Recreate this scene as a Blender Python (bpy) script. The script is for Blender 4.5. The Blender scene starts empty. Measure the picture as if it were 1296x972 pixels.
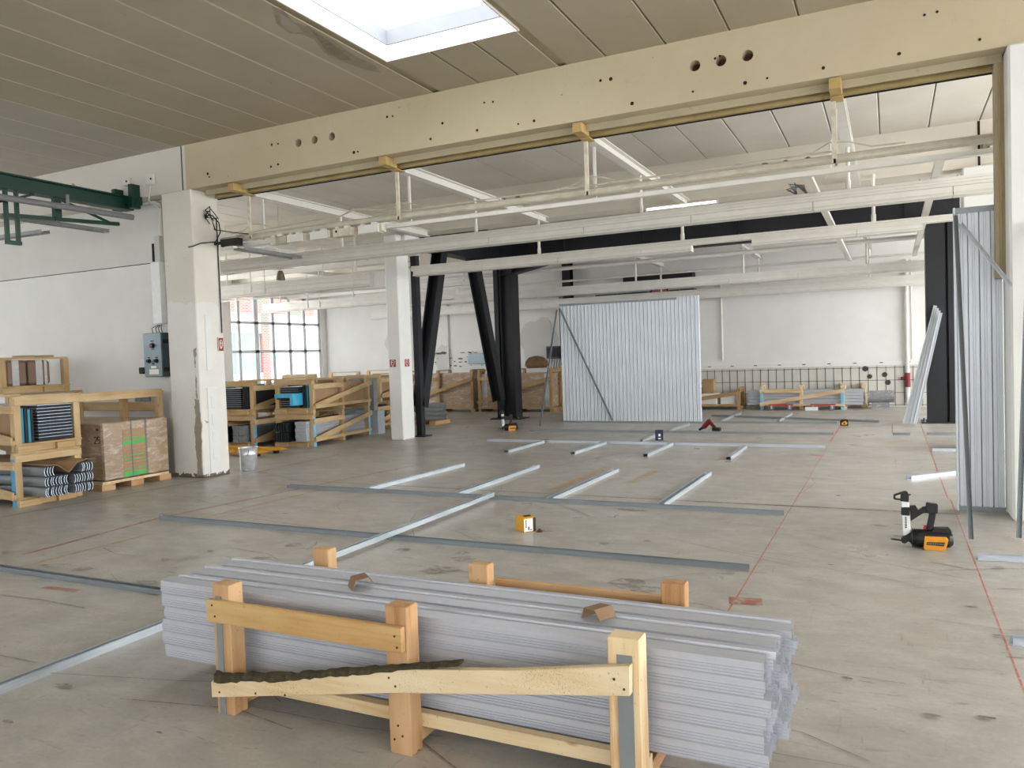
import bpy, bmesh, math, random
from mathutils import Vector, Matrix
random.seed(7)
S = bpy.context.scene
COL = S.collection
PI = math.pi
# ------------------------------------------------------------------ camera
EYE = 1.6
YAW, PIT, ROL, FPX = math.radians(-26.0441), math.radians(-2.0086), math.radians(-1.9587), 983.13
FW = Vector((math.sin(YAW)*math.cos(PIT), math.cos(YAW)*math.cos(PIT), math.sin(PIT)))
_r0 = Vector((math.cos(YAW), -math.sin(YAW), 0)); _u0 = _r0.cross(FW)
RT = _r0*math.cos(ROL) + _u0*math.sin(ROL)
UP = -_r0*math.sin(ROL) + _u0*math.cos(ROL)
cam_d = bpy.data.cameras.new('camera')
cam = bpy.data.objects.new('camera', cam_d); COL.objects.link(cam)
m = Matrix((RT, UP, -FW)).transposed().to_4x4(); m.translation = (0, 0, EYE)
cam.matrix_world = m
cam_d.sensor_width = 36.0; cam_d.lens = FPX/1296*36; cam_d.clip_start = .05; cam_d.clip_end = 300
S.camera = cam
def fl(x, y, z=0.0):
    """floor (or height z) point under a sight line: surveying helper"""
    d = FW + RT*((x-648)/FPX) - UP*((y-486)/FPX)
    t = (z-EYE)/d.z
    return Vector((d.x*t, d.y*t, z))
# ------------------------------------------------------------------ light
W = bpy.data.worlds.new('overcast'); S.world = W; W.use_nodes = True
W.node_tree.nodes['Background'].inputs[0].default_value = (.91, .96, 1, 1)
W.node_tree.nodes['Background'].inputs[1].default_value = 1.4
S.view_settings.view_transform = 'Standard'; S.view_settings.look = 'None'
S.view_settings.gamma = 1; S.view_settings.use_curve_mapping = False
S.view_settings.exposure = 1.72
def area(name, loc, rot, sx, sy, power, col=(1, .98, .95), portal=False):
    d = bpy.data.lights.new(name, 'AREA'); d.shape = 'RECTANGLE'; d.size = sx; d.size_y = sy
    d.energy = power; d.color = col
    if portal: d.cycles.is_portal = True
    o = bpy.data.objects.new(name, d); COL.objects.link(o); o.location = loc; o.rotation_euler = rot
    return o
R90 = PI/2
area('daylight_right_windows_front', (7.45, .7, 2.5), (0, R90, 0), 2.9, 14, 260, (.96, .985, 1))
area('daylight_right_windows_hall', (7.45, 14.8, 2.5), (0, R90, 0), 2.9, 14, 505, (.96, .985, 1))
area('daylight_back_windows', (-4, -7.4, 2.5), (R90, 0, 0), 20, 2.9, 45, (.96, .985, 1))
area('daylight_left_windows', (-18.4, 4.0, 2.5), (0, -R90, 0), 2.9, 7, 15, (.95, .98, 1))
area('added_left_bay_light', (-18.4, 13.05, 2.5), (0, -R90, 0), 2.9, 6.9, 190, (.93, .97, 1))  # lamp added outside an unseen window to brighten the left bay
area('daylight_portal', (-18.5, 19.6, 2.4), (0, -R90, 0), 3.0, 4.5, 1, portal=True)
area('skylight_portal', (-4, 5.5, 5.75), (0, 0, 0), 1.6, 3.1, 1, portal=True)

# ------------------------------------------------------------------ materials
def lin(c):
    if isinstance(c, str): c = tuple(int(c[i:i+2], 16) for i in (0, 2, 4))
    return tuple(((v/255)/12.92 if v/255 <= .04045 else ((v/255+.055)/1.055)**2.4) for v in c) + (1,)
class NT:
    def __init__(s, name):
        s.m = bpy.data.materials.new(name); s.m.use_nodes = True
        s.t = s.m.node_tree; s.b = s.t.nodes['Principled BSDF']
        s.out = s.t.nodes['Material Output']
        s._co = None
    def n(s, typ, **kw):
        nd = s.t.nodes.new(typ)
        for k, v in kw.items(): setattr(nd, k, v)
        return nd
    def l(s, a, b): s.t.links.new(a, b)
    def co(s):
        if not s._co: s._co = s.n('ShaderNodeTexCoord').outputs['Object']
        return s._co
    def mp(s, scale=(1, 1, 1), loc=(0, 0, 0), rot=(0, 0, 0)):
        nd = s.n('ShaderNodeMapping'); nd.inputs['Scale'].default_value = scale
        nd.inputs['Location'].default_value = loc; nd.inputs['Rotation'].default_value = rot
        s.l(s.co(), nd.inputs['Vector']); return nd.outputs[0]
    def noise(s, scale=5, detail=4, rough=.55, st=(1, 1, 1), loc=(0, 0, 0), dist=0):
        nd = s.n('ShaderNodeTexNoise'); nd.inputs['Scale'].default_value = scale
        nd.inputs['Detail'].default_value = detail; nd.inputs['Roughness'].default_value = rough
        nd.inputs['Distortion'].default_value = dist
        s.l(s.mp(st, loc), nd.inputs['Vector']); return nd.outputs['Fac']
    def voro(s, scale=5, st=(1, 1, 1), loc=(0, 0, 0)):
        nd = s.n('ShaderNodeTexVoronoi'); nd.inputs['Scale'].default_value = scale
        s.l(s.mp(st, loc), nd.inputs['Vector']); return nd.outputs['Distance']
    def ramp(s, fac, stops):
        nd = s.n('ShaderNodeValToRGB'); e = nd.color_ramp.elements
        while len(e) < len(stops): e.new(.5)
        for el, (p, c) in zip(e, stops):
            el.position = p; el.color = c if isinstance(c, tuple) and len(c) == 4 else ((c, c, c, 1) if isinstance(c, (int, float)) else lin(c))
        s.l(fac, nd.inputs[0]); return nd.outputs[0]
    def mix(s, fac, a, b, mode='MIX'):
        nd = s.n('ShaderNodeMix', data_type='RGBA', blend_type=mode)
        for sock, v in ((nd.inputs[0], fac), (nd.inputs[6], a), (nd.inputs[7], b)):
            if isinstance(v, (int, float)): sock.default_value = v
            elif isinstance(v, (tuple, str)): sock.default_value = v if (isinstance(v, tuple) and len(v) == 4) else lin(v)
            else: s.l(v, sock)
        return nd.outputs[2]
    def math(s, op, a, b=0):
        nd = s.n('ShaderNodeMath', operation=op)
        for i, v in enumerate((a, b)):
            if isinstance(v, (int, float)): nd.inputs[i].default_value = v
            else: s.l(v, nd.inputs[i])
        return nd.outputs[0]
    def bump(s, h, strength=.2, dist=.01):
        nd = s.n('ShaderNodeBump'); nd.inputs['Strength'].default_value = strength
        nd.inputs['Distance'].default_value = dist
        s.l(h, nd.inputs['Height']); s.l(nd.outputs[0], s.b.inputs['Normal'])
    def set(s, col=None, rough=None, metal=None, **kw):
        for k, v in (('Base Color', col), ('Roughness', rough), ('Metallic', metal)):
            if v is None: continue
            if isinstance(v, (int, float)): s.b.inputs[k].default_value = v
            elif isinstance(v, (tuple, str)): s.b.inputs[k].default_value = v if (isinstance(v, tuple) and len(v) == 4) else lin(v)
            else: s.l(v, s.b.inputs[k])
        for k, v in kw.items(): s.b.inputs[k.replace('_', ' ')].default_value = v
        return s.m
def simple(name, c1, c2=None, scale=6, rough=.6, metal=0, bump=0, st=(1, 1, 1), detail=4, **kw):
    t = NT(name); f = t.noise(scale, detail, st=st)
    c2 = c2 or c1
    t.set(t.mix(t.ramp(f, [(.3, 0.), (.7, 1.)]), c1, c2), rough, metal, **kw)
    if bump: t.bump(f, bump)
    return t.m
def wood(name, axis, c1='b98e5f', c2='a07045', pale='c9a67c'):
    t = NT(name); st = [14, 14, 14]; st[axis] = .9
    g = t.noise(3.2, 6, .6, st=tuple(st), dist=.6)
    big = t.noise(1.7, 2, st=tuple(3 if i != axis else .8 for i in range(3)))
    kn = t.voro(2.6, st=tuple(2.2 if i != axis else 1.0 for i in range(3)))
    c = t.mix(t.ramp(g, [(.35, 0.), (.68, 1.)]), c1, c2)
    c = t.mix(t.ramp(big, [(.4, 0.), (.65, .75)]), c, pale)
    c = t.mix(t.ramp(kn, [(.03, .8), (.09, 0.)]), c, '8a5c30')
    sp = t.noise(60, 2, .5)
    c = t.mix(t.ramp(sp, [(.68, 0.), (.74, .45)]), c, '7a5228')
    t.set(c, .72); t.bump(g, .25, .004); return t.m
WX, WY, WZ = wood('timber_x', 0), wood('timber_y', 1), wood('timber_z', 2)
OLD = [wood('old_timber_%s' % 'xyz'[i], i, 'a5875c', '8a6a40', 'b39568') for i in range(3)]
STW = [wood('crate_timber_%s' % 'xyz'[i], i, 'bd9f72', 'a88659', 'cbb38b') for i in range(3)]
def stained_board(name, axis):
    m_ = wood(name, axis, 'd6c09a', 'c6a878', 'e2d1b0'); t = NT.__new__(NT); t.m = m_; t.t = m_.node_tree; t.b = t.t.nodes['Principled BSDF']; t.out = t.t.nodes['Material Output']; t._co = None
    old = t.b.inputs['Base Color'].links[0].from_socket
    k = t.math('MULTIPLY', t.ramp(t.noise(190, 2, .6), [(.56, 0.), (.64, .8)]), t.ramp(t.noise(3.0, 4, .6, loc=(2.2, 0, 1)), [(.48, 0.), (.64, .8)]))
    t.l(t.mix(k, old, '8f5a2c'), t.b.inputs['Base Color']); return m_
DIAGW = stained_board('stained_board', 0)
POSTP = wood('pale_post', 2, 'd8bd92', 'c08a52', 'e4d0a9')
PALE = wood('pale_board', 0, 'd2bb93', 'bf9d70', 'dcc9a6')
BUFF = wood('buff_board', 0, 'bf9a62', 'ad8550', 'c8a876')

def floor_mat(name, over=None, amt=0., sc=22):
    t = NT(name)
    a = t.noise(.55, 5, .6); b = t.noise(3.5, 6, .65, st=(1, 1.6, 1)); fine = t.noise(40, 4, .7)
    c = t.mix(t.ramp(a, [(.35, 0.), (.68, 1.)]), 'aeaaa2', 'a19d95')
    c = t.mix(t.ramp(b, [(.42, 0.), (.68, .75)]), c, 'bfbbb3')
    dk = t.noise(.9, 6, .65, loc=(5, 3, 0)); c = t.mix(t.ramp(dk, [(.52, 0.), (.72, .5)]), c, '8b857c')
    c = t.mix(t.ramp(fine, [(.35, .25), (.6, 0.)]), c, '8d8478')
    scr = t.noise(2.2, 8, .75, st=(1.0, 8, 1), dist=1.4)
    c = t.mix(t.ramp(scr, [(.30, .75), (.40, 0.)]), c, '7c7266')
    scr2 = t.noise(2.0, 7, .75, st=(8, 1.3, 1), loc=(4, 9, 0), dist=1.2)
    c = t.mix(t.ramp(scr2, [(.29, .7), (.39, 0.)]), c, '80766a')
    st = t.noise(2.6, 5, .6, st=(1, 2.4, 1), loc=(13.3, 2.2, 0))
    c = t.mix(t.ramp(st, [(.70, 0.), (.735, .7)]), c, '77706a')
    sc3 = t.noise(3.4, 5, .7, st=(1, 4.2, 1), loc=(21, 3, 0), dist=.8); c = t.mix(t.ramp(sc3, [(.60, 0.), (.70, .55)]), c, '837c72')
    sc4 = t.noise(5.5, 5, .7, st=(1, 3, 1), loc=(2, 31, 0), dist=.8); c = t.mix(t.ramp(sc4, [(.62, 0.), (.70, .5)]), c, '8f877c')
    pk = t.noise(1.1, 4, .6, loc=(3, 7, 1)); c = t.mix(t.ramp(pk, [(.55, 0.), (.75, .35)]), c, 'b89a8c')
    sp = t.noise(16, 3, .6, loc=(7, 1, 3), st=(1, 1.8, 1)); c = t.mix(t.ramp(sp, [(.70, 0.), (.74, .7)]), c, '6a6058')
    if over:
        n = t.noise(sc, 4, .7, loc=(1, 5, 2))
        c = t.mix(t.ramp(n, [(.5-amt*.4, 0.), (.62-amt*.2, min(1., .55+amt))]), c, over)
    r = t.ramp(t.noise(1.3, 5, .6), [(.3, .26), (.7, .5)])
    t.set(c, r, Specular_IOR_Level=.5); t.bump(t.noise(9, 6, .7), .12, .004)
    return t.m
FLOOR = floor_mat('screed_floor')
F_RED = floor_mat('red_chalk_on_screed', 'c25a50', .5, 30)
F_REDD = floor_mat('worn_red_paint', '9c5a48', .42, 14)
F_OCH = floor_mat('worn_ochre_paint', 'b0843c', .32, 11)
F_DRK = floor_mat('dark_joint', '3f3933', .95, 20)
F_BRN = floor_mat('brown_joint', '6e5f50', .55, 18)

def plaster(name, c1, c2, stain='7a6a52', amt=.3, scale=1.2, rough=.85, dots=.25):
    t = NT(name)
    c = t.mix(t.ramp(t.noise(scale, 5, .6), [(.35, 0.), (.7, 1.)]), c1, c2)
    c = t.mix(t.ramp(t.noise(7, 6, .7, st=(1, 1, .6)), [(.60, 0.), (.82, amt)]), c, stain)
    c = t.mix(t.ramp(t.voro(3.1, loc=(.3, .1, .2)), [(.018, dots), (.03, 0.)]), c, '40362a')
    t.set(c, rough); t.bump(t.noise(25, 5, .7), .15, .004); return t.m
CEIL_A = plaster('ceiling_beige', 'a69b84', 'ada28c', amt=.12, dots=.6)
CEIL_B = plaster('ceiling_white', 'c9c2b7', 'd2cbc1', amt=.08, dots=.3)
FILL_A = plaster('joint_filler', 'bdae90', 'a3957a')
FILL_B = plaster('joint_filler_white', 'a9a094', 'c6beb3')
GROOVE = plaster('dark_groove', '6f624f', '7d705c')
BEAM = plaster('beam_paint', 'c6b899', 'cdc0a4', '8d7a58', .22, .9, dots=.8)
BEAM2 = plaster('rear_beam_paint', 'd0c8ba', 'd8d1c5', amt=.1)
WALL = plaster('wall_white', 'dcdad6', 'e4e2df', 'a09b94', .12)
WALL_UP = plaster('wall_upper', 'd0cdc6', 'd8d5ce', '9c9484', .12)
GREYP = plaster('bare_plaster', 'c6c4c0', 'cecdc9', 'b4b2ae', .2)
SOFFIT = plaster('lintel_paint', 'a89c80', 'b3a78b', '7a6640', .5)
def column_mat():
    t = NT('column_paint')
    c = t.mix(t.ramp(t.noise(1.5, 5), [(.35, 0.), (.7, 1.)]), 'e2e0da', 'd6d2ca')
    z = t.n('ShaderNodeSeparateXYZ'); t.l(t.co(), z.inputs[0])
    w = t.noise(3, 5, .6, st=(1, 1, .8)); w2 = t.noise(14, 4, .6)
    # peeled strip up the outer corner, with its own ragged outline
    d = t.math('ABSOLUTE', t.math('SUBTRACT', z.outputs[0], -9.005))
    d = t.math('ADD', d, t.math('MULTIPLY', t.math('SUBTRACT', w, .5), .16))
    d = t.math('ADD', d, t.math('MULTIPLY', t.math('SUBTRACT', w2, .5), .05))
    inz = t.math('LESS_THAN', t.math('ADD', z.outputs[2], t.math('MULTIPLY', w, .2)), 1.95)
    wid = t.math('ADD', .016, t.math('MULTIPLY', .04, t.math('LESS_THAN', t.math('ADD', z.outputs[2], t.math('MULTIPLY', w, .3)), 1.3)))
    k = t.math('MULTIPLY', t.math('LESS_THAN', d, wid), inz)
    c = t.mix(k, c, t.mix(w2, '8c8578', 'a59c8c'))
    base = t.math('LESS_THAN', t.math('ADD', z.outputs[2], t.math('MULTIPLY', w2, -.25)), -.075)
    c = t.mix(base, c, '6b5f52')
    up = t.math('GREATER_THAN', t.math('ADD', z.outputs[2], t.math('MULTIPLY', w, .4)), 2.75)
    c = t.mix(t.math('MULTIPLY', up, .4), c, 'c9bfa8')
    c = t.mix(t.ramp(t.voro(5), [(.02, .9), (.035, 0.)]), c, '4a3020')
    t.set(c, .8); t.bump(t.noise(20, 5), .2, .004); return t.m
COLM = column_mat()
COLW = plaster('white_column', 'dcdcd8', 'e4e4e0', amt=.06)
def tile_mat():
    t = NT('dado_wall')
    c = t.mix(t.noise(2, 5), 'd5d2ca', 'c2beb4')
    c = t.mix(t.ramp(t.voro(1.3), [(.03, 1.), (.05, 0.)]), c, '2a2522')
    t.set(c, .6); return t.m
TILE = tile_mat()
WPAINT = simple('white_paint_metal', 'dbd8d0', 'd3cfc6', 5, .45)
OFFW = simple('aged_white_metal', 'd6cfbf', 'b9ad95', 12, .55)
BEIGE = simple('aged_beige_metal', 'b79a5c', 'a98d58', 10, .6)
PIPE = simple('grey_cream_pipe', 'c6bfae', 'b0a793', 8, .55)
def galv(name, c1, c2, rough=.42, metal=.75, ax=0):
    t = NT(name); st = [25, 25, 25]; st[ax] = 1.2
    f = t.noise(3, 3, st=tuple(st)); g = t.voro(60)
    c = t.mix(t.ramp(f, [(.3, 0.), (.7, 1.)]), c1, c2)
    c = t.mix(.15, c, t.ramp(g, [(0., 'b8bec6'), (1., '9aa2ab')]))
    t.set(c, t.ramp(f, [(.3, rough-.08), (.7, rough+.1)]), metal); t.bump(f, .08, .002); return t.m
GALX, GALY, GALZ = galv('galvanised_x', 'b9bfc9', 'ccd1d9'), galv('galvanised_y', 'bcc5cc', 'd3dade', ax=1), galv('galvanised_z', 'c3c9d0', 'd7dce1', ax=2)
GALV_D = galv('galvanised_dull', '7f8588', '90969a', .5, .6)
GALW = simple('galvanised_panel', 'ccd1d8', 'd4d9df', 2, .36, .2)
BUND = galv('galvanised_bundle', 'b5b6be', 'c3c4cc', .42, .3)
GREYPROF = simple('grey_primer_profile', '7d8180', '8b8f8e', 9, .6, .1)
EDGE = simple('cut_steel_edge', '9fb0c4', 'c3cfdb', 30, .35, .6)
BLACKST = simple('black_steel', '0f1116', '15171d', 4, .5, .1)
BLACK = simple('black_plastic', '0d0d0f', '161618', 20, .55)
DARK = simple('dark_hole', '120d0a', '1c1410', 9, .9)
RUST = simple('rust_brown', '6a3520', '3b1c12', 30, .9)
GREEN = simple('crane_green', '0b3a2c', '093024', 6, .45)
GREYT = simple('grey_tube', '6d6e70', '77787a', 6, .5)
TRAY = simple('cable_tray_steel', '8b8d8c', '9a9c9b', 8, .45, .4)
CARD = simple('cardboard', 'a98a68', '9a7b5a', 3, .8, bump=.1)
def wrapped(name, c1, c2):
    t = NT(name); n = t.noise(7, 6, .7, st=(1, 1, 2.2), dist=1.5)
    fl_ = t.ramp(t.noise(3.2, 7, .75, st=(1, 1, 3.2), dist=1.4, loc=(2, 1, 0)), [(.50, 0.), (.62, .38)])  # pale streaks: glare on the film, mixed into the base colour
    t.set(t.mix(fl_, t.mix(t.noise(2, 3), c1, c2), 'e4dcd2'), .45)
    t.b.inputs['Coat Weight'].default_value = 1; t.b.inputs['Coat Roughness'].default_value = .12
    t.bump(n, .9, .02); return t.m
WRAP = wrapped('film_wrapped_cardboard', 'a48a6c', '987d60')
SILVER = wrapped('film_with_glints', 'e2e2e2', 'aaaaac')  # base colour lightened to carry the film's glints
BROWNROLL = simple('brown_paper_roll', '7f6654', '8a705c', 4, .5)
FOAM = simple('dark_foam_board', '23262b', '2c3036', 12, .8)
TEAL = simple('teal_sheet', '147a8f', '1f8ca0', 8, .5)
CYAN = simple('light_blue_sheet', '3aa7d0', '52b8dd', 8, .5)
BLUEP = simple('blue_paint', '3f8fc0', '4f9cc8', 14, .6)
LBLUE = simple('light_blue_paint', '62b8dc', '75c3e3', 14, .6)
GREENB = simple('green_label', '3fa648', '4fb658', 9, .5)
GREYSTR = simple('grey_strap', '74797a', '7c8182', 12, .7)
YEL = simple('yellow_plastic', 'e0a21c', 'd8980f', 15, .45)
ORANGE = simple('amber_cover', 'e79a22', 'dd8f18', 18, .4)
WHITE = simple('white_plastic', 'ececea', 'e2e2e0', 10, .4)
LABELW = simple('white_label', 'e8e6de', 'f0eee8', 30, .6)
NAVY = simple('navy_card', '0f1638', '131b42', 12, .5)
RED = simple('red_plastic', 'b3162a', 'c01c30', 10, .4)
SIGNR = simple('sign_red', '8f1018', '98141c', 10, .45)
PANELG = simple('panel_grey_blue', '8a9aa0', '82929a', 5, .45, .2)
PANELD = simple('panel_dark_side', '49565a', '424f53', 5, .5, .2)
BARK = simple('mossy_bark', '271d15', '4e4528', 28, .95, bump=1)
CHROME = simple('bright_tin', 'd6d8da', 'b4b7ba', 14, .3, .55, .3)
FRAMEG = simple('window_frame_grey', 'd5d9da', 'dde0e1', 6, .5)
BRICKY = None
def brick_mat():
    t = NT('red_brick'); b = t.n('ShaderNodeTexBrick')
    t.l(t.mp((1, 1, 1), rot=(0, 0, R90)), b.inputs['Vector'])
    x = t.n('ShaderNodeCombineXYZ'); s = t.n('ShaderNodeSeparateXYZ'); t.l(t.co(), s.inputs[0])
    t.l(s.outputs[1], x.inputs[0]); t.l(s.outputs[2], x.inputs[1]); t.l(x.outputs[0], b.inputs['Vector'])
    b.inputs['Color1'].default_value = lin('b4665a'); b.inputs['Color2'].default_value = lin('a85a50'); b.inputs['Mortar'].default_value = lin('d2b8ac')
    b.inputs['Scale'].default_value = 1; b.inputs['Brick Width'].default_value = .25; b.inputs['Row Height'].default_value = .083; b.inputs['Mortar Size'].default_value = .012
    t.set(b.outputs[0], .9); return t.m
BRICK = brick_mat()
CONC = plaster('facade_render', 'cfcfca', 'd8d8d4')
def blind_mat():
    t = NT('louvre_blind'); w = t.n('ShaderNodeTexWave', bands_direction='Z'); w.inputs['Scale'].default_value = 2.6
    t.l(t.co(), w.inputs['Vector']); t.set(t.mix(t.ramp(w.outputs['Fac'], [(.15, 0.), (.3, 1.)]), '9fb0b2', 'd3dcdc'), .6); return t.m
BLIND = blind_mat()
BGLASS = simple('facade_glass', '7fa8b0', '9cc0c6', 1.5, .2)
def glass_mat():
    t = NT('window_glass'); tr = t.n('ShaderNodeBsdfTransparent'); gl = t.n('ShaderNodeBsdfGlossy'); gl.inputs['Roughness'].default_value = .03
    mx = t.n('ShaderNodeMixShader'); mx.inputs[0].default_value = .07
    t.l(tr.outputs[0], mx.inputs[1]); t.l(gl.outputs[0], mx.inputs[2]); t.l(mx.outputs[0], t.out.inputs[0]); return t.m
GLASS = glass_mat()
def dome_mat():
    t = NT('opal_acrylic'); tr = t.n('ShaderNodeBsdfTranslucent'); tr.inputs[0].default_value = (.95, .96, 1, 1)
    tp = t.n('ShaderNodeBsdfTransparent'); mx = t.n('ShaderNodeMixShader'); mx.inputs[0].default_value = .45
    t.l(tr.outputs[0], mx.inputs[1]); t.l(tp.outputs[0], mx.inputs[2]); t.l(mx.outputs[0], t.out.inputs[0]); return t.m
DOME = dome_mat()
def tube_mat():
    t = NT('glowing_white'); t.set('ffffff', .4); t.b.inputs['Emission Color'].default_value = (1, 1, 1, 1); t.b.inputs['Emission Strength'].default_value = .5; return t.m  # plain white with a weak emission
TUBE = tube_mat()
SHAFT = plaster('skylight_plaster', 'ece6e0', 'e8dfd8', 'd0b8a8', .25)
SHAFT2 = simple('skylight_frame', 'a2a4aa', '9a9ca2', 3, .6)

# ------------------------------------------------------------------ mesh helpers
class MB:
    def __init__(s): s.v = []; s.f = []; s.mi = []
    def add(s, vs, fs, m=0):
        o = len(s.v); s.v += [Vector(v) for v in vs]; s.f += [tuple(i+o for i in f) for f in fs]; s.mi += [m]*len(fs); return s
    def box(s, x0, x1, y0, y1, z0, z1, m=0):
        x0, x1 = min(x0, x1), max(x0, x1); y0, y1 = min(y0, y1), max(y0, y1); z0, z1 = min(z0, z1), max(z0, z1)
        return s.add([(x0,y0,z0),(x1,y0,z0),(x1,y1,z0),(x0,y1,z0),(x0,y0,z1),(x1,y0,z1),(x1,y1,z1),(x0,y1,z1)],
              [(3,2,1,0),(4,5,6,7),(0,1,5,4),(1,2,6,5),(2,3,7,6),(3,0,4,7)], m)
    def frame(s, p, q, up=(0, 0, 1)):
        d = (Vector(q)-Vector(p)).normalized(); u = Vector(up)
        if abs(d.dot(u)) > .98: u = Vector((0, 1, 0)) if abs(d.y) < .9 else Vector((1, 0, 0))
        sd = d.cross(u).normalized(); u = sd.cross(d).normalized(); return d, sd, u
    def ext(s, p, q, poly, up=(0, 0, 1), m=0, cap=True):
        """extrude closed 2-D outline (side, up) from p to q"""
        p, q = Vector(p), Vector(q); d, sd, u = s.frame(p, q, up); n = len(poly)
        vs = [p+sd*a+u*b for a, b in poly]+[q+sd*a+u*b for a, b in poly]
        fs = [(i, (i+1) % n, (i+1) % n+n, i+n) for i in range(n)]
        if cap: fs += [tuple(range(n-1, -1, -1)), tuple(range(n, 2*n))]
        return s.add(vs, fs, m)
    def bar(s, p, q, w, h, up=(0, 0, 1), m=0):
        return s.ext(p, q, [(-w/2, -h/2), (w/2, -h/2), (w/2, h/2), (-w/2, h/2)], up, m)
    def cyl(s, p, q, r, r2=None, n=12, m=0):
        r2 = r if r2 is None else r2; p, q = Vector(p), Vector(q); d, sd, u = s.frame(p, q)
        vs = [p+(sd*math.cos(2*PI*i/n)+u*math.sin(2*PI*i/n))*r for i in range(n)]+[q+(sd*math.cos(2*PI*i/n)+u*math.sin(2*PI*i/n))*r2 for i in range(n)]
        return s.add(vs, [(i, (i+1) % n, (i+1) % n+n, i+n) for i in range(n)]+[tuple(range(n-1, -1, -1)), tuple(range(n, 2*n))], m)
    def tube(s, pts, r, n=8, m=0):
        pts = [Vector(p) for p in pts]; rings = []; u = None
        for i, p in enumerate(pts):
            d = (pts[min(i+1, len(pts)-1)]-pts[max(i-1, 0)]).normalized()
            if u is None:
                u = Vector((0, 0, 1)) if abs(d.z) < .9 else Vector((1, 0, 0))
            sd = d.cross(u)
            if sd.length < 1e-4: sd = d.orthogonal()
            sd.normalize(); u = sd.cross(d).normalized()
            rings.append([p+(sd*math.cos(2*PI*k/n)+u*math.sin(2*PI*k/n))*r for k in range(n)])
        vs = [v for r_ in rings for v in r_]; fs = []
        for i in range(len(pts)-1):
            fs += [(i*n+k, i*n+(k+1) % n, (i+1)*n+(k+1) % n, (i+1)*n+k) for k in range(n)]
        fs += [tuple(range(n-1, -1, -1)), tuple((len(pts)-1)*n+k for k in range(n))]
        return s.add(vs, fs, m)
    def lathe(s, prof, c=(0, 0, 0), n=24, m=0):
        c = Vector(c); vs = [c+Vector((r*math.cos(2*PI*k/n), r*math.sin(2*PI*k/n), z)) for r, z in prof for k in range(n)]; fs = []
        for i in range(len(prof)-1):
            fs += [(i*n+k, i*n+(k+1) % n, (i+1)*n+(k+1) % n, (i+1)*n+k) for k in range(n)]
        return s.add(vs, fs, m)
    def poly_y(s, pts, y0, y1, m=0):
        """outline in x-z extruded along y"""
        n = len(pts)
        return s.add([(x, y0, z) for x, z in pts]+[(x, y1, z) for x, z in pts],
                     [(i, (i+1) % n, (i+1) % n+n, i+n) for i in range(n)]+[tuple(range(n-1, -1, -1)), tuple(range(n, 2*n))], m)
    def shift(s, d): d = Vector(d); s.v = [v+d for v in s.v]; return s
    def rotz(s, a): M_ = Matrix.Rotation(a, 3, 'Z'); s.v = [M_ @ v for v in s.v]; return s
    def mesh(s, name, mats):
        me = bpy.data.meshes.new(name); me.from_pydata([tuple(v) for v in s.v], [], s.f)
        bm = bmesh.new(); bm.from_mesh(me); bmesh.ops.recalc_face_normals(bm, faces=bm.faces); bm.to_mesh(me); bm.free()
        for mt in (mats if isinstance(mats, (list, tuple)) else [mats]): me.materials.append(mt)
        for p, i in zip(me.polygons, s.mi): p.material_index = i
        return me
    def build(s, name, mats, parent=None, bevel=0, smooth=False):
        o = bpy.data.objects.new(name, s.mesh(name, mats)); COL.objects.link(o)
        if parent: o.parent = parent
        if bevel:
            b = o.modifiers.new('bevel', 'BEVEL'); b.width = bevel; b.segments = 1; b.limit_method = 'ANGLE'
        if smooth:
            for p in o.data.polygons: p.use_smooth = True
            e = o.modifiers.new('split', 'EDGE_SPLIT'); e.split_angle = math.radians(40)
        return o
def tag(o, label, cat, group=None, kind=None):
    if label: o['label'] = label
    if cat: o['category'] = cat
    if group: o['group'] = group
    if kind: o['kind'] = kind
    return o
def struct(name, mb, mats, label=None, **kw):
    o = mb.build(name, mats, **kw); o['kind'] = 'structure'
    if label: o['label'] = label; o['category'] = name.replace('_', ' ').rstrip(' 0123456789')
    return o
class T:
    """a thing: an Empty at its base; parts are given in world coordinates (world=True) or in its own"""
    def __init__(s, name, label, cat, loc=(0, 0, 0), rot=0, group=None):
        o = bpy.data.objects.new(name, None); COL.objects.link(o); o.location = loc
        o.rotation_euler = (0, 0, rot) if not isinstance(rot, (tuple, list)) else rot
        o.empty_display_size = .1; s.o = o; s.loc = Vector(loc); tag(o, label, cat, group)
    def part(s, name, mb, mats, parent=None, world=False, label=None, **kw):
        if world: mb.shift(-s.loc)
        o = mb.build(name, mats, parent or s.o, **kw)
        if label: o['label'] = label
        return o
def solo(name, label, cat, mb, mats, group=None, loc=None, **kw):
    """a thing that is a single mesh, origin at its base"""
    if loc is None:
        xs = [v.x for v in mb.v]; ys = [v.y for v in mb.v]; zs = [v.z for v in mb.v]
        loc = ((min(xs)+max(xs))/2, (min(ys)+max(ys))/2, min(zs))
        mb.shift(-Vector(loc))
    o = mb.build(name, mats, **kw); o.location = loc; return tag(o, label, cat, group)
def copy_tree(o, parent=None):
    c = o.copy(); COL.objects.link(c)
    if parent: c.parent = parent
    for ch in list(o.children): copy_tree(ch, c)
    return c
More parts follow.
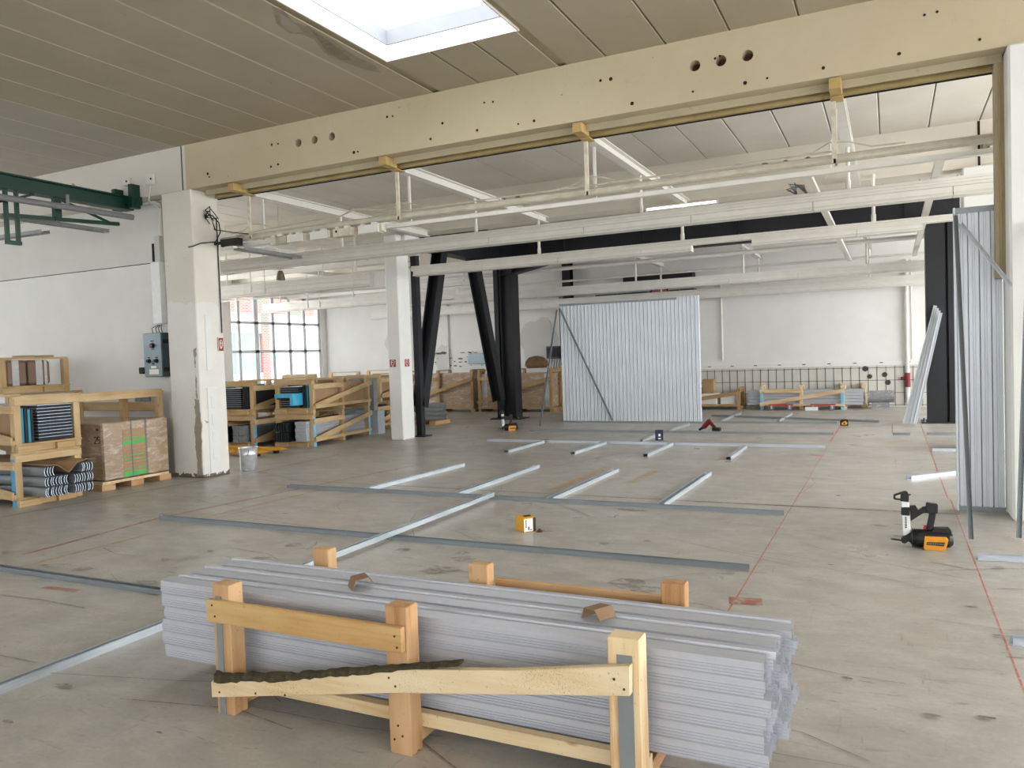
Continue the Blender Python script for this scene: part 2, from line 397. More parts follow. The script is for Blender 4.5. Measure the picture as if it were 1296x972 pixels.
def plate_holes(name, w, h, holes, th, mat):
    """flat plate (local x-z, thickness along y) pierced by round holes"""
    cu = bpy.data.curves.new(name, 'CURVE'); cu.dimensions = '2D'; cu.fill_mode = 'BOTH'
    def spl(pts):
        sp = cu.splines.new('POLY'); sp.points.add(len(pts)-1); sp.use_cyclic_u = True
        for p, (x, y) in zip(sp.points, pts): p.co = (x, y, 0, 1)
    spl([(0, 0), (w, 0), (w, h), (0, h)])
    for cx, cy, r in holes: spl([(cx+r*math.cos(2*PI*i/20), cy+r*math.sin(2*PI*i/20)) for i in range(20)])
    cu.extrude = th/2
    tmp = bpy.data.objects.new('tmp', cu); COL.objects.link(tmp)
    dg = bpy.context.evaluated_depsgraph_get(); me = bpy.data.meshes.new_from_object(tmp.evaluated_get(dg))
    bpy.data.objects.remove(tmp); bpy.data.curves.remove(cu)
    mb = MB(); mb.add([(v.co.x, -v.co.z, v.co.y) for v in me.vertices], [tuple(p.vertices) for p in me.polygons]); bpy.data.meshes.remove(me)
    return mb

# ================================================================== SETTING
XL, XR, YB, YF, ZC = -18.05, 7.2, -7.0, 22.0, 4.78
fb = MB(); fb.box(XL, XR, YB, YF, -.2, 0)
ZF = [.0006]
def mark(p, q, w, m):
    p, q = Vector(p), Vector(q); n = Vector((-(q-p).y, (q-p).x, 0)).normalized()*w/2; ZF[0] += .00002
    z = Vector((0, 0, ZF[0])); p.z = q.z = 0
    fb.add([p-n+z, q-n+z, q+n+z, p+n+z], [(0, 1, 2, 3)], m)
for a, b, w, m in (
    ((-.918, 2.2), (-.918, 9.95), .009, 1), ((-.93, 14.0), (-.93, 19.0), .03, 1), ((-.918, 9.95), (-.93, 14.0), .006, 1),
    ((.522, 3.2), (.522, 9.0), .009, 1), ((.50, 9.0), (.50, 19.8), .012, 1),
    ((-1.0, 5.69), (-.82, 5.69), .012, 1), ((-.96, 10.05), (-.6, 10.0), .03, 1), ((-1.1, 12.2), (-.9, 12.1), .12, 1),
    ((-1.3, 14.6), (-.6, 14.9), .03, 1), ((-1.6, 13.9), (-.9, 14.2), .04, 1), ((-.9, 16.8), (-.1, 16.9), .02, 1), ((-.9, 15.4), (.1, 15.45), .012, 1), ((.0, 15.4), (.0, 17.2), .012, 4),
    ((.56, 3.2), (.63, 3.75), .008, 1), ((.60, 3.2), (.72, 3.6), .008, 1)): mark(a+(0,), b+(0,), w, m)
for pa, pb, w, m in (
    ((0, 655), (190, 620), .022, 4), ((190, 620), (262, 607), .022, 4), ((262, 607), (291, 599), .022, 4),
    ((441, 611.5), (880, 634.5), .035, 5), ((880, 634.5), (1215, 651), .045, 5), ((365, 607), (441, 611.5), .02, 5),
    ((30, 702), (200, 656), .05, 2), ((200, 656), (420, 610), .05, 2), ((420, 610), (530, 588), .045, 2), ((300, 603), (430, 575), .04, 2),
    ((5, 723), (190, 676), .055, 3), ((250, 657), (415, 618), .07, 3), ((700, 620), (770, 591), .13, 3), ((795, 612), (830, 596), .11, 3),
    ((85, 730), (110, 731), .05, 2), ((55, 743), (98, 748), .06, 2), ((560, 607), (690, 577), .02, 3), ((700, 590), (860, 560), .02, 2),
    ((1010, 540), (1110, 540), .05, 2), ((860, 556), (960, 560), .05, 2), ((1120, 560), (1150, 558), .15, 3),
    ((923, 760), (965, 762), .14, 2)):
    mark(fl(*pa), fl(*pb), w, m)
# footprints and oily patches with ragged outline
for px, py, rx, ry in ((510, 696, .07, .03), (585, 700, .06, .03), (557, 722, .16, .05), (588, 708, .1, .04), (790, 738, .14, .05), (815, 745, .1, .04), (840, 760, .12, .05), (690, 672, .06, .02), (765, 688, .05, .02), (372, 690, .09, .03), (330, 706, .09, .02), (105, 720, .1, .03), (185, 737, .1, .02), (800, 645, .18, .03), (1115, 665, .07, .02)):
    c = fl(px, py); ZF[0] += .00008
    n = 14; fb.add([(c.x+rx*(1+.35*random.uniform(-1, 1))*math.cos(2*PI*k/n), c.y+ry*2.2*(1+.35*random.uniform(-1, 1))*math.sin(2*PI*k/n), ZF[0]) for k in range(n)], [tuple(range(n))], 6)
F_STN = floor_mat('dark_stain', '756d64', .3, 12)
F_SCR = floor_mat('scratch', '6a6259', .5, 16)
rs = random.Random(3)
for k in range(150):       # drag marks and scratches
    x, y = rs.uniform(-8.5, 2.0), 1.5+rs.random()**1.3*10; a = rs.choice((rs.uniform(-.5, .5), rs.uniform(-.5, .5), rs.uniform(0, PI))); L = rs.uniform(.12, .9); w = rs.uniform(.003, .008)
    x2, y2 = x+L*math.cos(a), y+L*math.sin(a); a += rs.uniform(-.5, .5); mark((x, y, 0), (x2, y2, 0), w, 7); mark((x2, y2, 0), (x2+L*.6*math.cos(a), y2+L*.6*math.sin(a), 0), w, 7)
for k in range(170):       # scuffs
    x, y = rs.uniform(-9, 3.0), 1.8+rs.random()**1.2*11; rx, ry = rs.uniform(.012, .06), rs.uniform(.006, .02); ZF[0] += .00002; n = 9
    fb.add([(x+rx*(1+.4*rs.uniform(-1, 1))*math.cos(2*PI*i/n), y+ry*(1+.4*rs.uniform(-1, 1))*math.sin(2*PI*i/n), ZF[0]) for i in range(n)], [tuple(range(n))], rs.choice((6, 7, 7)))
struct('floor', fb, [FLOOR, F_RED, F_REDD, F_OCH, F_DRK, F_BRN, F_STN, F_SCR])

# ceiling: concrete planks 0.65 m wide with filled joints
SK = (-4.765, -3.235, 4.0, 7.0)     # skylight opening
cb = MB()
lines = [-.1+.65*k for k in range(-28, 12)]
lines = [x for x in lines if XL < x < XR]
edges = [XL]+lines+[XR]
def plank(x0, x1, y0, y1, m):
    g = .007; c = .008
    if x1-x0 < .03: return
    cb.add([(x0+g+c, y0, ZC), (x1-g-c, y0, ZC), (x1-g-c, y1, ZC), (x0+g+c, y1, ZC), (x0+g, y0, ZC+c), (x1-g, y0, ZC+c), (x1-g, y1, ZC+c), (x0+g, y1, ZC+c)],
           [(0, 1, 2, 3), (0, 3, 7, 4), (1, 5, 6, 2)], m)
for a, b in zip(edges[:-1], edges[1:]):
    plank(a, b, 8.3, YF, 1)
    if b <= -9.1: plank(a, b, YB, 8.3, 4)
    elif b <= -4.86 or a >= -3.157: plank(a, b, YB, 8.3, 0)
    else:
        plank(a, min(b, -4.86), YB, 8.3, 0); plank(max(a, -3.157), b, YB, 8.3, 0)
for a, b in ((-4.78, -4.245), (-4.245, -3.745), (-3.745, -3.24)):
    plank(a, b, 7.0, 8.3, 0); plank(a, b, YB, 4.0, 0)
# backing above the joints, leaving the skylight open
for x0, x1, y0, y1, m in ((XL, SK[0]-.02, YB, 8.3, 2), (SK[1]+.02, XR, YB, 8.3, 2), (SK[0]-.02, SK[1]+.02, 7.02, 8.3, 2), (SK[0]-.02, SK[1]+.02, YB, 3.98, 2), (XL, XR, 8.3, YF, 3)):
    cb.box(x0, x1, y0, y1, ZC+.022, ZC+.2, m)
for i, x in enumerate(lines):
    if x < -4.9: cb.box(x-.010, x+.010, YB, 8.3, ZC+(.0035 if i % 3 else .002), ZC+.02, 5)
    if x < -3.0 and i % 2: cb.box(x-.010, x+.010, 8.3, YF, ZC+.003, ZC+.02, 5)
CEIL_L = plaster('ceiling_greyed', 'a9a294', 'b2ab9e', amt=.1, dots=.5)
FILL_L = plaster('light_filler', 'cfc4ac', 'bcb199')
struct('ceiling', cb, [CEIL_A, CEIL_B, FILL_A, FILL_B, CEIL_L, FILL_L])
# skylight shaft and dome
sb = MB()
x0, x1, y0, y1 = SK
for a in ((x0-.018, x0, y0, y1), (x1, x1+.018, y0, y1), (x0-.018, x1+.018, y1, y1+.018), (x0-.018, x1+.018, y0-.018, y0)):
    sb.box(a[0], a[1], a[2], a[3], ZC+.001, ZC+.17, 0)
    sb.box(a[0], a[1], a[2], a[3], ZC+.178, ZC+.34, 1)
sk = struct('window_3', sb, [SHAFT, SHAFT2])
db = MB()
zb, zt = ZC+.34, ZC+.8
db.add([(x0-.02, y0-.02, zb), (x1+.02, y0-.02, zb), (x1+.02, y1+.02, zb), (x0-.02, y1+.02, zb), (x0+.12, y0+.12, zt), (x1-.12, y0+.12, zt), (x1-.12, y1-.12, zt), (x0+.12, y1-.12, zt)],
       [(0, 1, 5, 4), (1, 2, 6, 5), (2, 3, 7, 6), (3, 0, 4, 7), (4, 5, 6, 7)])
db.build('dome', DOME, sk)

# spalled patch in the ceiling beside the skylight
pp = MB()
def cpatch(pts, z, m):
    pp.add([tuple(fl(px, py, ZC))[:2]+(ZC-z,) for px, py in pts], [tuple(range(len(pts)))], m)
cpatch([(344, 8), (350, 30), (366, 42), (382, 43), (398, 50), (408, 64), (420, 73), (440, 80), (462, 88), (482, 92), (474, 82), (452, 72), (436, 62), (424, 52), (404, 42), (392, 34), (372, 28), (358, 12)], .0012, 0)
cpatch([(354, 16), (356, 30), (370, 41), (384, 41), (378, 34), (366, 24)], .0022, 2)
cpatch([(392, 36), (404, 52), (414, 66), (434, 76), (446, 76), (432, 64), (420, 54), (404, 44)], .0022, 1)
struct('trim_6', pp, [plaster('spall', '9c907a', '8a7d68', '5e5140', .6, 9), plaster('spall_dark', '7d705c', '8e8472', '4d4233', .6, 12), plaster('spall_filler', '9d9488', 'a39b8f', amt=.1)])

# beams (pierced plates in front of a solid core)
def beam(name, y0, y1, z0, holes, mat, core_holes):
    w = XR-XL
    mb = plate_holes(name, w, ZC-z0, [(x-XL, z-z0, r) for x, z, r in holes], .14, mat).shift((XL, y0+.07, z0))
    mb.box(XL, XR, y0+.14, y1, z0, ZC, 0)
    for (x, z, r), m in zip(holes, core_holes): mb.cyl((x, y0+.128, z), (x, y0+.142, z), r*1.1, n=16, m=m)
    return struct(name, mb, [mat, DARK, RUST])
B1H = [(-6.95, 4.50, .052), (-6.68, 4.50, .052), (-6.40, 4.50, .052), (-1.75, 4.50, .055), (-1.49, 4.50, .055), (-1.23, 4.50, .055),
       (-12.1, 4.50, .055), (-11.8, 4.50, .055), (-11.5, 4.50, .055)]
def beam_paint():
    # cream paint on the stretch over the wall opening, white on the stretch over the closed wall: the paint stops at a joint
    t = NT('beam_paint_joint'); z = t.n('ShaderNodeSeparateXYZ'); t.l(t.co(), z.inputs[0])
    n1 = t.noise(.9, 5, .6); n2 = t.noise(6, 6, .7)
    cream = t.mix(t.ramp(n1, [(.35, 0.), (.7, 1.)]), 'b9ab8e', 'c3b699')
    cream = t.mix(t.ramp(n2, [(.60, 0.), (.82, .3)]), cream, '85745a')
    white = t.mix(n1, 'ccc6bb', 'd6d0c6')
    c = t.mix(t.math('GREATER_THAN', z.outputs[0], -9.03), white, cream)
    j = t.math('LESS_THAN', t.math('ABSOLUTE', t.math('ADD', z.outputs[0], 9.10)), .012)
    c = t.mix(j, c, '3a322a')
    c = t.mix(t.ramp(t.voro(3.1, loc=(.3, .1, .2)), [(.018, .8), (.03, 0.)]), c, '40362a')
    t.set(c, .85); t.bump(t.noise(25, 5, .7), .15, .004); return t.m
beam('concrete_beam', 8.08, 8.55, 4.15, B1H, beam_paint(), [1, 1, 1, 2, 2, 2, 1, 1, 1])
B2H = [(-1.78, 4.53, .06), (-1.46, 4.53, .06), (-1.13, 4.53, .06), (-6.5, 4.53, .06), (-6.2, 4.53, .06)]
beam('concrete_beam', 13.2, 13.65, 4.12, B2H, BEAM2, [1]*5)
struct('concrete_beam', MB().box(XL, -9.3, 17.7, 18.15, 4.12, ZC), BEAM2)
# small fixings left in the beam face
hb = MB()
for px, py in ((490, 148), (497, 147), (560, 156), (613, 130), (624, 129), (545, 176), (604, 165), (656, 157), (676, 153), (760, 102), (773, 100), (800, 131), (905, 74), (911, 71), (943, 105), (971, 99), (877, 116), (1138, 68), (1186, 15), (1170, 19), (1042, 86), (263, 220), (265, 224), (344, 183), (352, 182), (343, 211), (352, 208), (448, 193), (453, 192), (1240, 50)):
    d = FW + RT*((px-648)/FPX) - UP*((py-486)/FPX); t = 8.08/d.y; p = Vector((0, 0, EYE))+d*t
    hb.cyl((p.x, 8.076, p.z), (p.x, 8.081, p.z), random.choice((.012, .016, .02)), n=8)
struct('trim_1', hb, DARK)
# lintel channel under the first beam and its jamb on the right column
lb = MB()
lb.ext((-8.85, 8.36, 4.15), (.93, 8.36, 4.15), [(-.1, 0), (.1, 0), (.1, -.075), (.088, -.075), (.088, -.012), (-.1, -.012)], m=0)
lb.ext((-8.85, 8.45, 4.145), (.93, 8.45, 4.145), [(-.03, 0), (.03, 0), (.03, -.085), (-.03, -.085)], m=1)
lb.box(-8.85, .93, 8.478, 8.486, 4.045, 4.066, 2)
lb.box(.87, .943, 8.28, 8.42, 2.16, 4.13, 0); lb.box(.90, .915, 8.262, 8.285, 2.16, 4.13, 1)
struct('trim_2', lb, [SOFFIT, plaster('lintel_edge', 'ad9a6c', '9c8858', '6a5630', .7, 4), DARK])

jt = MB(); jt.box(1.175, 1.205, 13.193, 13.2, 4.12, ZC-.01, 0); jt.box(1.22, 1.75, 12.95, 13.195, 4.33, 4.47, 1); jt.box(1.3, 1.75, 12.9, 13.195, 4.30, 4.335, 2)
struct('trim_7', jt, [DARK, simple('broken_concrete', '9a8f7e', '6f6556', 14, .95, bump=.6), BEAM2])

# columns
c1 = MB(); c1.box(-9.53, -8.93, 8.06, 8.55, 0, 4.15)
struct('concrete_column', c1, COLM, bevel=.012)
# cover plate and bolt heads on the reveal
cv = MB(); cv.box(-8.929, -8.918, 8.20, 8.30, 1.55, 2.35); cv.box(-8.929, -8.92, 8.18, 8.36, .05, 1.3)
for z in (.25, .5, .75, 1.0): cv.box(-8.921, -8.914, 8.24, 8.31, z, z+.17)
for z in (2.5, 2.7, 3.0, 3.3, 3.6): cv.cyl((-8.93, 8.48, z), (-8.918, 8.48, z), .014, n=8)
struct('trim_3', cv, COLW, bevel=.003)
struct('concrete_column', MB().box(.943, 1.5, 8.02, 8.5, 0, 4.15), COLW, bevel=.02)
struct('concrete_column', MB().box(-9.106, -8.795, 12.98, 13.40, 0, 4.12), COLW, bevel=.02)
struct('concrete_column', MB().box(-9.2, -8.7, 13.15, 13.7, 3.75, 4.12), COLW, bevel=.01)
struct('concrete_column', MB().box(.97, 1.5, 13.1, 13.55, 0, 4.12), COLW, bevel=.02)

# walls
wl = MB(); wl.box(XL, -9.53, 8.35, 8.55, 0, 3.213, 0); wl.box(XL, -9.53, 8.345, 8.55, 3.225, 4.15, 1); wl.box(XL, -9.53, 8.37, 8.5, 3.2, 3.24, 2)
struct('wall_front', wl, [WALL, WALL_UP, DARK])
wb = MB(); wb.box(XL, XR, YF, YF+.3, 0, ZC, 0)
struct('wall_back', wb, [WALL])
# tiled dado with black wire mesh lines on the rear wall
td = MB(); td.box(-9.6, 3.0, 21.965, YF, 0, 1.06, 0); td.box(-9.6, 3.0, 21.94, YF, 1.06, 1.15, 1)
td.box(-17.9, -9.7, 21.985, YF, 1.3, 1.86, 1)
for k in range(61):
    x = -9.55+k*.205; td.box(x-.006, x+.006, 21.957, 21.966, 0.02, 1.03, 2)
for z in (.05, .36, .68, 1.0): td.box(-9.6, 3.0, 21.958, 21.966, z-.006, z+.006, 2)
for k in range(9): td.box(-4.6+k*.62, -4.52+k*.62, 21.93, 21.945, 1.12, 1.14, 2)
for x, z in ((-.15, .82), (-.5, .78), (-.05, .35), (-.08, .62), (-.6, .98)): td.cyl((x, 21.955, z), (x, 21.966, z), random.uniform(.04, .085), n=9, m=2)
struct('trim_4', td, [TILE, WALL, simple('mesh_black', '4a4744', '3a3734', 20, .7)])
# rough patches and bare masonry on the rear wall
pb_ = MB()
def blob(cx, cz, rx, rz, y, m, n=22):
    pb_.add([(cx+rx*(1+.15*random.uniform(-1, 1))*math.cos(2*PI*k/n), y, cz+rz*(1+.15*random.uniform(-1, 1))*math.sin(2*PI*k/n)) for k in range(n)], [tuple(range(n))], m)
blob(-9.75, 2.0, .65, .75, 21.982, 0); blob(-14.6, 2.2, .9, .9, 21.982, 0); blob(-13.2, 1.6, .35, .5, 21.98, 0); blob(-7.9, 2.0, .5, .9, 21.984, 0)
for k in range(60): blob(-14.1+random.random()*3.2+(.0), random.choice((1.80, 1.78, 1.62, 1.5, 1.36))+random.uniform(-.03, .03), random.uniform(.02, .12), random.uniform(.012, .03), 21.979, 1, 8)
struct('trim_5', pb_, [GREYP, simple('broken_mortar', '8d8277', '6b6158', 12, .9)])
# left wall with the window, right and back walls with windows outside the frame
wz0, wz1, wy0, wy1 = .95, 3.84, 17.42, 21.76
ll = MB(); ll.box(XL-.3, XL, 8.5, 9.5, 0, ZC); ll.box(XL-.3, XL, 9.5, 16.6, 0, 1.0); ll.box(XL-.3, XL, 9.5, 16.6, 4.0, ZC); ll.box(XL-.3, XL, 16.6, wy0, 0, ZC); ll.box(XL-.3, XL, wy1, YF+.3, 0, ZC); ll.box(XL-.3, XL, wy0, wy1, 0, wz0); ll.box(XL-.3, XL, wy0, wy1, wz1, ZC)
ll.box(XL, XL+.25, 16.9, 17.35, 0, ZC)
ll.box(XL-.3, XL, 7.5, 8.5, 0, ZC); ll.box(XL-.3, XL, YB, .5, 0, ZC); ll.box(XL-.3, XL, .5, 7.5, 0, 1.0); ll.box(XL-.3, XL, .5, 7.5, 4.0, ZC)
struct('wall_left', ll, WALL)
rr = MB(); rr.box(XR, XR+.2, YB, YF+.3, 0, 1.0); rr.box(XR, XR+.2, YB, YF+.3, 4.0, ZC)
for y in (YB, -1.2, 4.6, 10.4, 16.2, 21.7): rr.box(XR, XR+.2, y, y+.3, 1.0, 4.0)
struct('wall_right', rr, WALL)
bk = MB(); bk.box(XL, XR, YB-.2, YB, 0, 1.0); bk.box(XL, XR, YB-.2, YB, 4.0, ZC)
for x in (XL, -14, -9, -4, 1, 6.2): bk.box(x, x+.4 if x > XL else x+.4, YB-.2, YB, 1.0, 4.0)
bk.box(6.2, XR, YB-.2, YB, 1, 4)
struct('wall_rear', bk, WALL)
def window(name, horiz, bars_h, a0, a1, z0, z1, axis, at, fw=.055):
    mb = MB()
    def bx(u0, u1, za, zb, m=0, d=.07):
        if axis == 'x': mb.box(at-d, at, u0, u1, za, zb, m)
        else: mb.box(u0, u1, at-d, at, za, zb, m)
    for u, wd in horiz: bx(u-wd/2, u+wd/2, z0, z1)
    for z, wd in bars_h: bx(a0, a1, z-wd/2, z+wd/2)
    o = struct(name, mb, FRAMEG)
    g = MB()
    if axis == 'x': g.box(at-.04, at-.032, a0, a1, z0, z1)
    else: g.box(a0, a1, at-.04, at-.032, z0, z1)
    g.build('pane', GLASS, o); return o
window('window_1', [(17.45, .10), (17.97, .10), (18.70, .17), (19.45, .12), (20.22, .13), (20.96, .12), (21.72, .12)], [(.98, .08), (2.04, .09), (2.95, .08), (3.81, .08)], wy0, wy1, wz0, wz1, 'x', XL-.06)
window('window_2', [(YB+.3+i*1.45, .08) for i in range(20)], [(1.03, .08), (2.5, .06), (3.97, .08)], YB, YF, 1, 4, 'x', XR+.1)
window('window_4', [(XL+.3+i*1.25, .08) for i in range(20)], [(1.03, .08), (2.5, .06), (3.97, .08)], XL, XR, 1, 4, 'y', YB-.08)
window('added_window_6', [(9.55+i*1.16, .08) for i in range(7)], [(1.03, .08), (2.5, .06), (3.97, .08)], 9.5, 16.6, 1, 4, 'x', XL-.08)  # unseen window, put in to let more light into the left bay
window('window_5', [(.55+i*1.15, .08) for i in range(7)], [(1.03, .08), (2.5, .06), (3.97, .08)], .5, 7.5, 1, 4, 'x', XL-.08)

# the brick building across the yard
eb = T('brick_building', 'red brick building with louvred windows seen outside through the left window', 'building', (-30, 33, -.2))
w_ = MB(); w_.box(-30.4, -30, 20, 50, 4.35, 9); w_.box(-30.4, -30.02, 31.4, 31.95, -.2, 4.4); w_.box(-30.4, -30.02, 20, 28, -.2, 4.4); w_.box(-30.4, -30.02, 38.5, 50, -.2, 4.4)
eb.part('brick_wall', w_, BRICK, world=True)
r_ = MB(); r_.box(-30.35, -30.05, 28, 31.4, 3.3, 4.35); r_.box(-30.35, -30.05, 31.95, 38.5, 3.55, 4.35); r_.box(-30.35, -30.05, 28, 31.4, -.2, 1.2); r_.box(-30.35, -30.05, 31.95, 38.5, -.2, .8); r_.box(-30.35, -30.03, 28, 28.3, 1.2, 3.3); r_.box(-30.35, -30.03, 29.6, 29.8, 1.2, 3.3)
eb.part('rendered_wall', r_, CONC, world=True)
for ya, yb in ((32.0, 33.2), (33.3, 34.6), (34.7, 36.1), (36.2, 38.4)):
    f = eb.part('louvred_window', MB().box(-30.3, -30.12, ya, yb, .8, 3.55), BLIND, world=True)
for ya, yb in ((28.3, 29.6), (29.8, 31.35)):
    eb.part('window', MB().box(-30.3, -30.15, ya, yb, 1.2, 3.3), BGLASS, world=True)
struct('ground', MB().box(-60, XL-.35, 0, 70, -.5, -.2), CONC)

# ================================================================== THINGS
# ---- foreground crate of studs -------------------------------------------------------------
CR = T('timber_crate', 'pale timber crate with moss-edged diagonal board in the foreground, holding a bundle of steel studs', 'crate', (-1.83, 2.95, 0))
PX = (-2.775, -1.812, -.857)
for i, x in enumerate(PX):
    wd = .118 if i == 2 else .105
    CR.part('post', MB().box(x-wd/2, x+wd/2, 2.565, 2.65, 0, .603+.006*(i == 1)), WZ if i < 2 else POSTP, world=True, bevel=.004)
for i, x in enumerate(PX):
    CR.part('post', MB().box(x-.055+.0, x+.05, 3.262, 3.335, 0, .60), WZ, world=True, bevel=.004)
for x in PX: CR.part('bearer', MB().box(x-.045, x+.045, 2.652, 3.26, .025, .088), WY, world=True, bevel=.003)
for y in (2.672, 2.985, 3.235): CR.part('deck_rail', MB().box(-2.86, -.80, y-.018 if y > 3.1 else y-.02, y+.024, .0885, .145), PALE, world=True, bevel=.002)
CR.part('side_board', MB().bar((-2.84, 2.55, .486), (-1.768, 2.55, .484), .028, .103), BUFF, world=True, bevel=.003)
dg = MB()
dg.poly_y([(-2.822, .086), (-1.82, .268), (-.825, .418), (-.822, .524), (-1.3, .437), (-1.82, .366), (-2.3, .262), (-2.6, .205), (-2.78, .185), (-2.822, .160)], 2.528, 2.562)
CR.part('diagonal_board', dg, DIAGW, world=True, bevel=.003)
# mossy bark left on the upper edge of the diagonal board
bk_ = MB(); n = 46; top = []
for k in range(n+1):
    x = -2.80+k*(1.30/n); t_ = k/n
    z = .176+(x+2.80)*(.148+.03*t_) if x < -2.3 else .262+(x+2.3)*.215
    h = .03*(1-.75*t_)*random.uniform(.55, 1.2)
    top.append((x, z, h))
vs = []
for x, z, h in top:
    vs += [(x, 2.524-random.uniform(0, .003), z-.016*random.uniform(.5, 1.4)*(1-.6*(x+2.8)/1.3)), (x, 2.527, z+h*.6), (x, 2.545, z+h), (x, 2.564, z+h*.75), (x, 2.566, z-.004)]
bk_.add(vs, [(i*5+j, i*5+j+1, i*5+j+6, i*5+j+5) for i in range(n) for j in range(4)]+[(0, 1, 2, 3, 4), tuple(n*5+j for j in (4, 3, 2, 1, 0))])
CR.part('bark_edge', bk_, BARK, world=True)
for x, zt, wd in ((-2.787, .55, .034), (-.852, .545, .056)):
    g_ = MB().box(x-wd/2, x+wd/2, 2.559, 2.5655, 0, zt)
    CR.part('grey_strip', g_, GREYSTR, world=True)
for x, y, z in ((-2.80, 2.535, .515), (-2.785, 2.535, .465), (-1.80, 2.535, .50), (-1.79, 2.535, .455), (-2.77, 2.5275, .12), (-1.83, 2.5275, .33), (-1.80, 2.5275, .30), (-.88, 2.5275, .47), (-.845, 2.5275, .44), (-2.55, 2.5275, .15), (-1.82, 2.5645, .12), (-1.80, 2.5645, .08), (-1.84, 2.5645, .06), (-2.38, 2.5275, .17)):
    CR.part('nail', MB().cyl((x, y-.002, z), (x, y+.003, z), .005, n=6), RUST, world=True)
CR.part('rear_board', MB().bar((-1.76, 3.352, .475), (-.82, 3.352, .475), .03, .085), WX, world=True, bevel=.003)
CR.part('rear_board', MB().bar((-2.80, 3.352, .12), (-.82, 3.352, .44), .03, .085, up=(0, 0, 1)), WX, world=True, bevel=.003)

# nested channel outline: web on top, flanges splayed a little so that they nest
def chan(w, h, t, splay=.09):
    a = w/2; b = a+h*splay
    return [(-a, 0), (a, 0), (b, -h), (b+.004, -h-.0004), (b+.004, -h-.0016), (b-t, -h-.0012), (a-t, -t), (-a+t, -t), (-b+t, -h-.0012), (-b-.004, -h-.0016), (-b-.004, -h-.0004), (-b, -h)]
def profile_mesh(name, L, poly, mat):
    mb = MB().ext((-L/2, 0, 0), (L/2, 0, 0), poly); return mb.mesh(name, mat)
def place(me, name, loc, label, cat, group, rx=0, rz=0, kind=None):
    o = bpy.data.objects.new(name, me); COL.objects.link(o); o.location = loc; o.rotation_euler = (rx, 0, rz)
    return tag(o, label, cat, group, kind)
stud = profile_mesh('steel_stud', 2.94, chan(.0575, .026, .0010, .15), BUND)
tilt = math.radians(9)
for c in range(6):
    sg = 1 if c % 2 == 0 else -1
    for g in range(6):
        for k in range(4):
            n_ = .0118*k
            y = 2.742+c*.0862+sg*(-n_+.019)*math.sin(tilt); z = .1735+g*.0645+n_*math.cos(tilt)
            place(stud, 'steel_stud', (-1.873+random.uniform(-.007, .007)+(.012 if (g+c) % 3 == 0 else -.006)+.008*c, y, z),
                  'galvanised steel stud lying nested in the big bundle inside the foreground crate', 'stud', 'steel studs in the foreground crate', rx=tilt*sg)
OFFC = simple('brown_card', '8a6f52', '7a5f44', 6, .8)
for p, rz, lb_ in ((fl(458, 742, .534), .9, 'small brown folded offcut on the left half of the foreground stud bundle'), (fl(758, 783, .534), -.5, 'small brown folded offcut on the right half of the foreground stud bundle')):
    mb = MB().ext((0, -.045, .0), (0, .045, .0), [(-.058, 0), (-.04, .045), (.026, .052), (.056, .014), (.052, .011), (.025, .047), (-.037, .04), (-.053, 0)])
    mb.rotz(rz); o = mb.build('cardboard_offcut', OFFC); o.location = p; tag(o, lb_, 'offcut')

# ---- tracks and studs lying on the floor -----------------------------------------------------
UT = [(-.025, 0), (.025, 0), (.025, .04), (.0235, .04), (.0235, .0015), (-.0235, .0015), (-.0235, .04), (-.025, .04)]      # open upwards
CT = [(-.025, 0), (.025, 0), (.025, .045), (.014, .045), (.014, .0435), (.0235, .0435), (.0235, .0015), (-.0235, .0015), (-.0235, .0435), (-.014, .0435), (-.014, .045), (-.025, .045)]
CW = [(-.037, 0), (-.037, .045), (.037, .045), (.037, 0), (.026, 0), (.026, .0015), (.0355, .0015), (.0355, .0435), (-.0355, .0435), (-.0355, .0015), (-.026, .0015), (-.026, 0)]  # web up
def lying(name, label, p, q, poly, mat=GALX, cat='stud', group=None, z=0.0):
    p, q = Vector(p), Vector(q); p.z = q.z = z; mb = MB().ext(p, q, poly)
    return solo(name, label, cat, mb, mat, group)
lying('floor_track', 'long grey floor track nearest the foreground crate, crossed by a stud', (-7.01, 5.725, 0), (-.945, 5.725, 0), UT, GALV_D, 'track')
lying('floor_track', 'long grey floor track where four short studs end, behind the yellow carton', (-7.07, 7.74, 0), (-.945, 7.74, 0), UT, GALV_D, 'track')
lying('floor_track', 'long grey floor track leaving the frame left of the foreground crate', (-7.2, 3.80, 0), (-3.5, 3.80, 0), UT, GALV_D, 'track')
lying('floor_track', 'bright-topped long floor track beyond the four small studs in mid hall', (-6.98, 13.12, 0), (-.95, 13.08, 0), UT, GALX, 'track')
lying('floor_track', 'long grey floor track level with the blue box, in front of the red tool', (-6.94, 15.02, 0), (-.953, 15.02, 0), UT, GALV_D, 'track')
lying('floor_track', 'grey floor track running right from the foot of the standing stud panel', (-3.70, 17.18, 0), (-1.02, 17.18, 0), UT, GALV_D, 'track')
lying('floor_track', 'far grey floor track passing behind the yellow laser level', (-3.9, 18.9, 0), (-.25, 17.55, 0), UT, GALV_D, 'track')
lying('floor_stud', 'galvanised stud lying from lower left edge towards the foreground bundle end', (-4.05, 1.7, 0), (-4.06, 3.74, 0), CT, GALY)
lying('floor_stud', 'long galvanised stud crossing over the nearest long floor track behind the crate', (-4.03, 4.45, 0), (-4.05, 7.69, 0), CT, GALY, z=.041)
CTW = [(-.037, 0), (.037, 0), (.037, .045), (.02, .045), (.02, .0435), (.0355, .0435), (.0355, .0015), (-.0355, .0015), (-.0355, .0435), (-.02, .0435), (-.02, .045), (-.037, .045)]
G4 = 'four studs laid towards the second long track'
